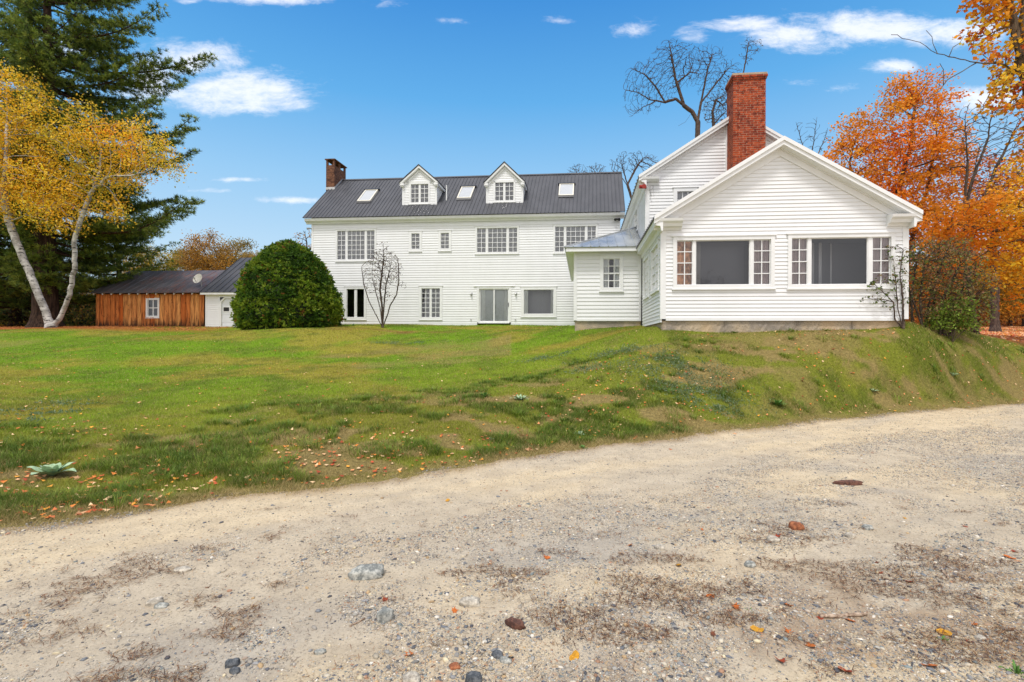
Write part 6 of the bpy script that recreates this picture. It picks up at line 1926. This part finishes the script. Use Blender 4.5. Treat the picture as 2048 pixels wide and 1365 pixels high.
def fallen_leaves():
    g = np.random.default_rng(25)
    protos = []
    cols = [('orange', (214, 118, 52)), ('pale_tan', (226, 170, 124)), ('rust', (170, 74, 44)), ('yellow', (226, 164, 52)), ('brown', (128, 76, 52))]
    for i, (nm, c) in enumerate(cols):
        m, gg = new_mat('fallen_leaf_' + nm); tc = gg.n('ShaderNodeTexCoord').outputs['Object']
        n = gg.noise(tc, 2.5, 5, .7)
        finish(gg, gg.mix(gg.ss(n, .35, .7), L3(*c), tuple(q * .6 for q in L3(*c))), .65, 0, n, .1, .5, .3)
        M['leaf_' + nm] = m
    meshes = {}
    def mesh(ci, kind, v):
        key = (ci, kind, v)
        if key not in meshes:
            vv, ff = leaf_shape(np.random.default_rng(hash(key) % 99991), kind)
            me = bpy.data.meshes.new('fallen_leaf'); me.from_pydata(vv, [], ff); me.materials.append(M['leaf_' + cols[ci][0]]); me.update(); meshes[key] = me
        return meshes[key]
    cname = ['orange', 'pale tan', 'rust red', 'yellow', 'brown']
    def put(px, py, size, ci, label, group, kind=0):
        # where the sight line meets the ground
        r = CR * (px - 1024) / 1000 + CU * (682.5 - py) / 1000 + np.array([0, 1, 0])
        ts = np.linspace(1.5, 30, 1500); p = CAM + ts[:, None] * r; zz = ground(p[:, 0], p[:, 1]); hit = np.where(p[:, 2] < zz)[0]
        if not len(hit): return
        x, y = p[hit[0], 0], p[hit[0], 1]
        o = bpy.data.objects.new('fallen_leaf', mesh(ci, kind, int(g.integers(0, 5)))); COL.objects.link(o)
        o.location = (x, y, gz(x, y) + size * .12 + (.012 if edge_s(np.array([x]), np.array([y]))[0] > 0 else 0)); o.scale = (size,) * 3
        o.rotation_euler = (float(g.uniform(-.45, .45)), float(g.uniform(-.45, .45)), float(g.uniform(0, 6.28)))
        tag(o, label, 'leaf', group)
    # the leaves one can pick out on the track, where the photograph has them
    trk = [(1420, 1195, 0), (1575, 1215, 0), (1470, 1217, 0), (1515, 1266, 3), (1578, 1266, 0), (1425, 1273, 4), (1618, 1295, 0), (1888, 1270, 3), (1950, 1252, 0), (1938, 1288, 2), (1858, 1338, 0), (1820, 1167, 2), (1405, 1062, 0), (1555, 1077, 2),
           (1810, 1038, 3), (1930, 1055, 2), (2030, 1105, 2), (2035, 1125, 1), (2020, 1118, 0), (820, 1313, 0), (908, 1225, 0), (770, 1202, 2), (1358, 1133, 3), (1262, 1093, 0), (1094, 1117, 0), (1690, 1350, 2), (1560, 1327, 2), (1640, 1240, 2), (1700, 1243, 0), (1012, 1320, 3),
           (895, 1003, 3), (1148, 1319, 3), (1290, 1200, 4), (1752, 1128, 4), (1760, 1150, 2)]
    def rank(lst, px, ci):
        q = sorted(p for p, _, k in lst if k == ci); r_ = q.index(px) + 1
        ones = 'first second third fourth fifth sixth seventh eighth ninth tenth eleventh twelfth thirteenth fourteenth fifteenth sixteenth seventeenth eighteenth nineteenth'.split()
        tens = dict(zip((2, 3, 4, 5, 6), ('twent', 'thirt', 'fort', 'fift', 'sixt')))
        w = ones[r_ - 1] if r_ < 20 else tens[r_ // 10] + ('ieth' if r_ % 10 == 0 else 'y-' + ones[r_ % 10 - 1])
        return w
    used = set()
    trk = [(px + .01 * i, py, ci) for i, (px, py, ci) in enumerate(trk)]
    for i, (px, py, ci) in enumerate(trk):
        put(px, py, float(g.uniform(.024, .038)), ci, f'{rank(trk, px, ci)} {cname[ci]} leaf from the left on the gravel track', f'{cname[ci]} leaves on the track', int(g.random() < .3))
    # the larger leaves caught in the bank's grass
    bank = [(120, 995, 2), (135, 990, 0), (160, 985, 1), (180, 962, 0), (205, 968, 2), (155, 962, 1), (185, 958, 0), (28, 1000, 1), (55, 1015, 1), (155, 1027, 1), (85, 995, 1), (112, 998, 1), (290, 958, 1), (275, 955, 0), (268, 915, 2), (195, 920, 1), (30, 930, 1), (265, 868, 1), (168, 868, 1), (290, 918, 2),
            (342, 964, 2), (350, 962, 2), (390, 945, 1), (405, 955, 0), (372, 940, 1), (400, 912, 1), (450, 903, 1), (515, 925, 1), (465, 935, 2), (520, 910, 1), (585, 925, 1), (605, 905, 1), (665, 933, 2), (675, 930, 1), (740, 940, 1), (750, 943, 0), (650, 870, 1), (785, 893, 0), (795, 905, 1),
            (1040, 865, 0), (1035, 858, 0), (1045, 870, 1), (1030, 875, 1), (1025, 882, 1), (1128, 862, 0), (1132, 872, 1), (1130, 840, 1), (1125, 838, 1), (1010, 845, 1), (1000, 845, 1), (1055, 903, 1), (1062, 900, 1), (1080, 890, 1), (1108, 905, 1), (940, 883, 1), (965, 900, 0), (800, 893, 1), (1170, 878, 1), (1188, 862, 0),
            (1205, 862, 1), (1155, 755, 2), (1175, 763, 0), (1145, 790, 0), (960, 740, 0), (1008, 765, 1), (1290, 858, 1), (1340, 900, 0), (1430, 850, 1), (1470, 870, 1), (1500, 790, 1), (1605, 760, 2), (1604, 765, 2), (1640, 795, 1), (1700, 752, 1), (1705, 750, 0), (1780, 765, 1), (1865, 760, 2), (1868, 757, 2), (1830, 797, 1), (1835, 790, 1),
            (1765, 674, 0), (1672, 680, 0), (1666, 698, 2), (1595, 715, 1), (1640, 740, 1), (1755, 715, 1), (1935, 703, 0), (2010, 685, 0), (2015, 692, 1), (1990, 705, 1), (1860, 715, 1), (1570, 830, 1), (1555, 815, 1), (1600, 828, 1), (1545, 800, 1), (560, 800, 1), (600, 795, 1), (475, 780, 2), (330, 770, 1), (390, 745, 2), (430, 735, 1), (310, 748, 1), (240, 768, 0)]
    bank = [(px + .01 * i, py, ci) for i, (px, py, ci) in enumerate(bank)]
    for px, py, ci in bank:
        put(px, py + g.normal() * 2, float(g.uniform(.035, .055)), ci, f'{rank(bank, px, ci)} {cname[ci]} leaf from the left in the bank grass', f'{cname[ci]} leaves in the grass')
    # everything smaller, and the carpet under the maples
    def litter(N, x0, x1, y0, y1, size, label, name, f=None, cols_=LEAFC):
        if x1 is None:
            Y = np.exp(g.uniform(math.log(y0), math.log(y1), N)); X = g.uniform(-1.15, 1.15, N) * Y
        else: X = g.uniform(x0, x1, N); Y = g.uniform(y0, y1, N)
        k = f(X, Y); X, Y = X[k], Y[k]
        n_ = slope_frame(X, Y); C = np.stack([X, Y, ground(X, Y) + .02], -1)
        a = np.cross(n_, rdir(len(X), g)); a /= np.linalg.norm(a, axis=1)[:, None]; b_ = np.cross(n_, a)
        s = (size * g.uniform(.6, 1.3, len(X)))[:, None]; lift = n_ * s * g.uniform(0, .5, (len(X), 1))
        V = np.stack([C - a * s * .5 + lift * .4, C + b_ * s * .38, C + a * s * .5 + lift, C - b_ * s * .38], 1).reshape(-1, 3)
        i = np.arange(len(X))[:, None] * 4; F = np.concatenate([i + [0, 1, 2], i + [0, 2, 3]], 0)
        o = np_mesh(name, V, F, M['litter'], colr=np.repeat(pal(cols_, len(X), g, .12), 4, 0)); tag(o, label, None, None, 'stuff')
    litter(18000, 0, None, 4.2, 30, .055, 'small scattered tan and orange leaves over the lawn', 'leaf_litter',
           lambda X, Y: (edge_s(X, Y) > .1) & ~in_buildings(X, Y) & (g.random(len(X)) < .10 + .5 * sst(fbm(X * .8, Y * .8, 501, 3), .5, .65) * (edge_s(X, Y) < 4.5) + .3 * (X > 9)))
    litter(60000, 14, 60, 17, 68, .13, 'dense carpet of orange and tan leaves under the maples at the right', 'leaf_carpet',
           lambda X, Y: ((X / Y) > .80) & (edge_s(X, Y) > 4.5) & (g.random(len(X)) < .25 + .75 * sst(Y, 19, 24)))
    litter(9000, -42, -14, 31, 40, .10, 'brown pine needles and leaves round the birch trunks', 'needle_litter', lambda X, Y: ~in_buildings(X, Y) & (X < -19), [(176, 106, 56), (190, 124, 66), (150, 90, 52)])


def big_stones():
    g = np.random.default_rng(35)
    def hitg(px, py):
        r = CR * (px - 1024) / 1000 + CU * (682.5 - py) / 1000 + np.array([0, 1, 0])
        ts = np.linspace(1.5, 30, 3000); p = CAM + ts[:, None] * r; k = np.where(p[:, 2] < ground(p[:, 0], p[:, 1]))[0][0]
        return p[k]
    def rock(px, py, wpx, hr, m, label, yaw=0.0, wr=.6, seed=0, sink=.40):
        p = hitg(px, py); R = wpx / 1000 * p[1] / 2
        gg = np.random.default_rng(seed + 7)
        nu, nv = 22, 14; mb = MB()
        for j in range(nv + 1):
            ph = math.pi * j / nv
            for i in range(nu):
                th = 2 * math.pi * i / nu
                d = np.array([math.cos(th) * math.sin(ph), math.sin(th) * math.sin(ph), math.cos(ph)])
                q = np.sign(d) * np.abs(d) ** .8
                k = 1 + .26 * (fbm(np.array([d[0] * 1.7 + seed * 3.1 + 9]), np.array([d[1] * 1.7 + d[2] * 2.3 + 9]), seed, 3)[0] - .5) * 2
                v = q * k * np.array([1, wr, hr]) * R
                c, s = math.cos(yaw), math.sin(yaw)
                mb.v.append(np.array([p[0] + v[0] * c - v[1] * s, p[1] + v[0] * s + v[1] * c, gz(p[0], p[1]) + v[2] + R * hr * (1 - 2 * sink)]))
        for j in range(nv):
            for i in range(nu): mb.f.append((j * nu + i, j * nu + (i + 1) % nu, (j + 1) * nu + (i + 1) % nu, (j + 1) * nu + i))
        o = mb.build('stone', M[m], None, smooth=True, base=(p[0], p[1], gz(p[0], p[1])))
        tag(o, label, 'stone', 'single stones on the track')
    rock(733, 1153, 72, .42, 'rock_grey', 'largest stone, speckled grey and half buried in the sand', .1, .6, 1, .35)
    rock(770, 1240, 34, .9, 'rock_grey', 'rounded grey stone standing proud below the largest stone', .4, .8, 2, .25)
    rock(940, 1210, 44, .5, 'rock_pale', 'pale flat stone with a dark notch left of the brown stone', -.1, .6, 3)
    rock(1030, 1256, 42, .5, 'rock_brown', 'dark red brown oblong stone among dry needles', -.5, .45, 4, .2)
    rock(1592, 1058, 28, .8, 'rock_rust', 'rust brown rounded stone at the upper edge of the pebbles', .1, .7, 5)
    rock(1546, 1083, 26, .7, 'rock_pale', 'sandy half buried stone left below the rust brown stone', .1, .7, 6, .4)
    rock(1696, 970, 56, .22, 'rock_brown', 'long thin dark stone lying flat in the smooth sand', -.03, .28, 7, .3)
    rock(948, 1362, 34, .8, 'rock_dark', 'dark stone cut by the bottom edge of the picture', 0, .8, 8)
    rock(823, 1362, 36, .7, 'rock_pale', 'tan pink stone at the bottom edge left of a dark one', 0, .8, 9)
    rock(310, 1208, 30, .6, 'rock_pale', 'cream stone in the cluster of pebbles at the left', .6, .6, 10)
    rock(322, 1216, 26, .5, 'rock_grey', 'blue grey stone leaning on the cream stone', .1, .6, 11)
    rock(365, 1142, 30, .4, 'rock_pale', 'pale slab nearly level with the sand at the left', .3, .6, 12, .4)
    rock(465, 1332, 26, .8, 'rock_dark', 'blue black angular stone at the lower left', .3, .7, 13)
    rock(470, 1345, 22, .7, 'rock_dark', 'smaller blue black stone touching the angular one', -.3, .7, 14)
    rock(640, 1308, 22, .6, 'rock_grey', 'bluish oval stone right of the blue black stones', .3, .6, 15)
    rock(995, 1315, 24, .7, 'rock_dark', 'small dark stone above the pair at the bottom centre', -.3, .7, 16)
    rock(1010, 1325, 26, .5, 'rock_grey', 'smooth grey oval stone at the bottom centre', -.1, .6, 17)
    rock(910, 1335, 24, .5, 'rock_rust', 'flat pinkish stone chip at the bottom centre', .1, .7, 18)
    rock(1320, 1098, 20, .7, 'rock_pale', 'small tan pebble in the row right of centre', .1, .8, 19)
    rock(1735, 1058, 22, .6, 'rock_grey', 'white grey pebble in the pebble bed at the right', .2, .8, 20)
    rock(1700, 1075, 20, .7, 'rock_pale', 'cream rounded pebble in the pebble bed at the right', .1, .8, 21)
    rock(1500, 1132, 22, .7, 'rock_grey', 'broken whitish grey stone above the dry stalks', .4, .8, 22)
    rock(1960, 1280, 20, .6, 'rock_pale', 'pinkish cream pebble beside a yellow leaf at the lower right', .1, .8, 23)
    # sticks
    def stick(pts, r, label, seed):
        gg = np.random.default_rng(seed); q = [hitg(*p) for p in pts]; P = []
        for a, b in zip(q[:-1], q[1:]):
            for t in np.linspace(0, 1, 7)[:-1]: P.append(a + (b - a) * t)
        P.append(q[-1])
        P = [np.array([p[0], p[1], gz(p[0], p[1]) + r * .9]) + gg.normal(size=3) * r * .22 for p in P]
        rad = [r * (1 + gg.normal() * .10) * (1 - .25 * i / len(P)) for i in range(len(P))]
        mb = MB(); mb.tube(P, rad, 9); o = mb.build('stick', M['stick_wood'], None, smooth=True, base=P[0]); tag(o, label, 'stick')
    stick([(1640, 1237), (1690, 1236), (1733, 1233)], .0125, 'thick grey broken stick lying flat at the lower right', 1)
    stick([(1885, 1145), (1892, 1152), (1897, 1160)], .008, 'short pale stick among stalks near the right edge', 2)
    stick([(1858, 1181), (1868, 1180), (1874, 1172)], .006, 'small bent pale stick below the short pale one', 3)
    stick([(1245, 1262), (1270, 1275), (1300, 1286)], .004, 'thin dark twig right of the dry needle clump', 4)
    stick([(1500, 1208), (1560, 1215), (1600, 1222), (1640, 1232)], .0028, 'long hair thin twig leading to the broken stick', 5)
    stick([(1585, 1128), (1590, 1118), (1588, 1112)], .005, 'little pale wood chip standing in dry stalks', 6)
    stick([(700, 1255), (715, 1248), (730, 1240)], .006, 'tan stalk left of the rounded grey stone', 7)


def rosettes():
    g = np.random.default_rng(45)
    m, gg = new_mat('felted_leaf'); tc = gg.n('ShaderNodeTexCoord').outputs['Object']
    n = gg.noise(tc, 14, 5, .7)
    finish(gg, gg.mix(gg.ss(n, .35, .7), L3(172, 192, 156), L3(130, 158, 120)), .9, 0, n, .01, .6, .2); M['mullein'] = m
    m, gg = new_mat('broad_leaf'); tc = gg.n('ShaderNodeTexCoord').outputs['Object']
    finish(gg, gg.mix(gg.noise(tc, 14, 5, .7), L3(96, 136, 52), L3(70, 108, 44)), .7, 0, None); M['broad'] = m
    def plant(px, py, R, nl, mat_, label, cat='plant', up=.5, name='rosette_plant', wide=.21):
        r = CR * (px - 1024) / 1000 + CU * (682.5 - py) / 1000 + np.array([0, 1, 0])
        ts = np.linspace(1.5, 30, 3000); p = CAM + ts[:, None] * r; k = np.where(p[:, 2] < ground(p[:, 0], p[:, 1]))[0][0]; p = p[k]; p[2] = gz(p[0], p[1])
        root = empty(name, p, label, cat)
        for i in range(nl):
            t = i / nl; a = i * 2.4 + g.uniform(-.2, .2); L = R * (1 - .62 * t) * g.uniform(.85, 1.12); el = .38 + up * 1.7 * t + g.uniform(-.15, .15); w = L * wide * g.uniform(.85, 1.15) * (1 + .3 * t)
            d = np.array([math.cos(a), math.sin(a), 0]); s = np.array([-d[1], d[0], 0]); mb = MB(); ns, nw = 10, 4
            for j in range(ns + 1):
                q = j / ns; ww = w * (math.sin(math.pi * min(1, q ** .8 * .97 + .03)) ** .8 + .06); h = L * (math.sin(el) * q - .26 * (1 - t) ** 2 * q ** 3); x = L * q * math.cos(el)
                for kx in range(-nw, nw + 1):
                    f = kx / nw; mb.v.append(p + d * x + s * ww * f + np.array([0, 0, -.01 + h + .22 * abs(f) * ww + .004 * math.sin(q * 14 + kx) * (abs(f) > .6)]))
            for j in range(ns):
                for kx in range(2 * nw):
                    b = j * (2 * nw + 1) + kx; mb.f.append((b, b + 1, b + 2 * nw + 2, b + 2 * nw + 1))
            mb.build('leaf', M[mat_], root, smooth=True)
    plant(103, 952, .31, 16, 'mullein', 'large pale grey green felted rosette on the bank at the left')
    plant(1158, 872, .15, 9, 'mullein', 'upright pale green rosette above the track near the middle', up=.9)
    plant(980, 880, .10, 9, 'mullein', 'small grey green rosette left of the upright pale one')
    plant(1905, 752, .20, 9, 'mullein', 'pale green rosette on the bare bank at the right')
    plant(1745, 783, .18, 7, 'mullein', 'limp grey green rosette lying on the bank below the shrubs')
    plant(1165, 897, .09, 12, 'broad', 'tiny bright green clump at the very edge of the track', up=.8)
    plant(1040, 800, .26, 24, 'mullein', 'blue green spiky clump in the middle of the slope', up=.35, wide=.12, name='spiky_plant')
    plant(970, 795, .20, 26, 'broad', 'dark green cushion left of the blue green spiky clump', up=.8, wide=.10, name='cushion_plant')
    plant(1555, 812, .24, 26, 'broad', 'bright green leafy clump low on the bank right of the middle', up=.7, wide=.14, name='leafy_clump')
    plant(1500, 1222 - 0, .0001 + .05, 6, 'broad', 'sprig of green blades lying above the broken stick', up=.3, wide=.10, name='green_sprig')
    plant(1890, 1283, .05, 9, 'broad', 'tiny green weed on the track beside the yellow leaf', up=.5, wide=.16, name='green_weed')
    plant(2035, 1350, .09, 14, 'broad', 'grassy weed at the bottom right corner of the track', up=.9, wide=.07, name='grassy_weed')
    plant(706, 652, .22, 10, 'broad', 'small dark sprouting plant at the foot of the long house wall', up=.9, wide=.2, name='sprouting_plant')
    # patches of grey green ground cover
    def cover(pts, name, label):
        X = []; Y = []
        for px, py, rx, ry, n in pts:
            r = CR * (px - 1024) / 1000 + CU * (682.5 - py) / 1000 + np.array([0, 1, 0])
            ts = np.linspace(1.5, 32, 1500); p = CAM + ts[:, None] * r; k = np.where(p[:, 2] < ground(p[:, 0], p[:, 1]))[0][0]; p = p[k]
            X.append(p[0] + g.normal(size=n) * rx); Y.append(p[1] + g.normal(size=n) * ry)
        X = np.concatenate(X); Y = np.concatenate(Y); k = fbm(X * 2.5, Y * 2.5, 603, 3) > .44; X, Y = X[k], Y[k]
        C = np.stack([X, Y, ground(X, Y) + .03 + g.random(len(X)) * .03], -1)
        V, F, c = leaf_cards(C, .055, pal([(128, 146, 108), (104, 128, 86), (146, 158, 124), (92, 118, 72)], len(X), g, .12), g, .3)
        tag(np_mesh(name, V, F, M['leaf'], colr=c), label, None, None, 'stuff')
    cover([(1360, 745, .7, .35, 1900), (1400, 790, .6, .25, 1500), (1240, 705, .7, .25, 1100), (1100, 715, .5, .25, 700), (810, 688, .9, .2, 900), (1340, 720, .6, .3, 1000), (1420, 815, .3, .15, 500), (1180, 740, .4, .2, 400), (75, 830, .4, .2, 700), (20, 845, .2, .15, 300), (150, 810, .4, .2, 300)],
          'ground_cover', 'grey green creeping patches on the lawn')


grass(); gravel(); fallen_leaves(); big_stones(); rosettes()
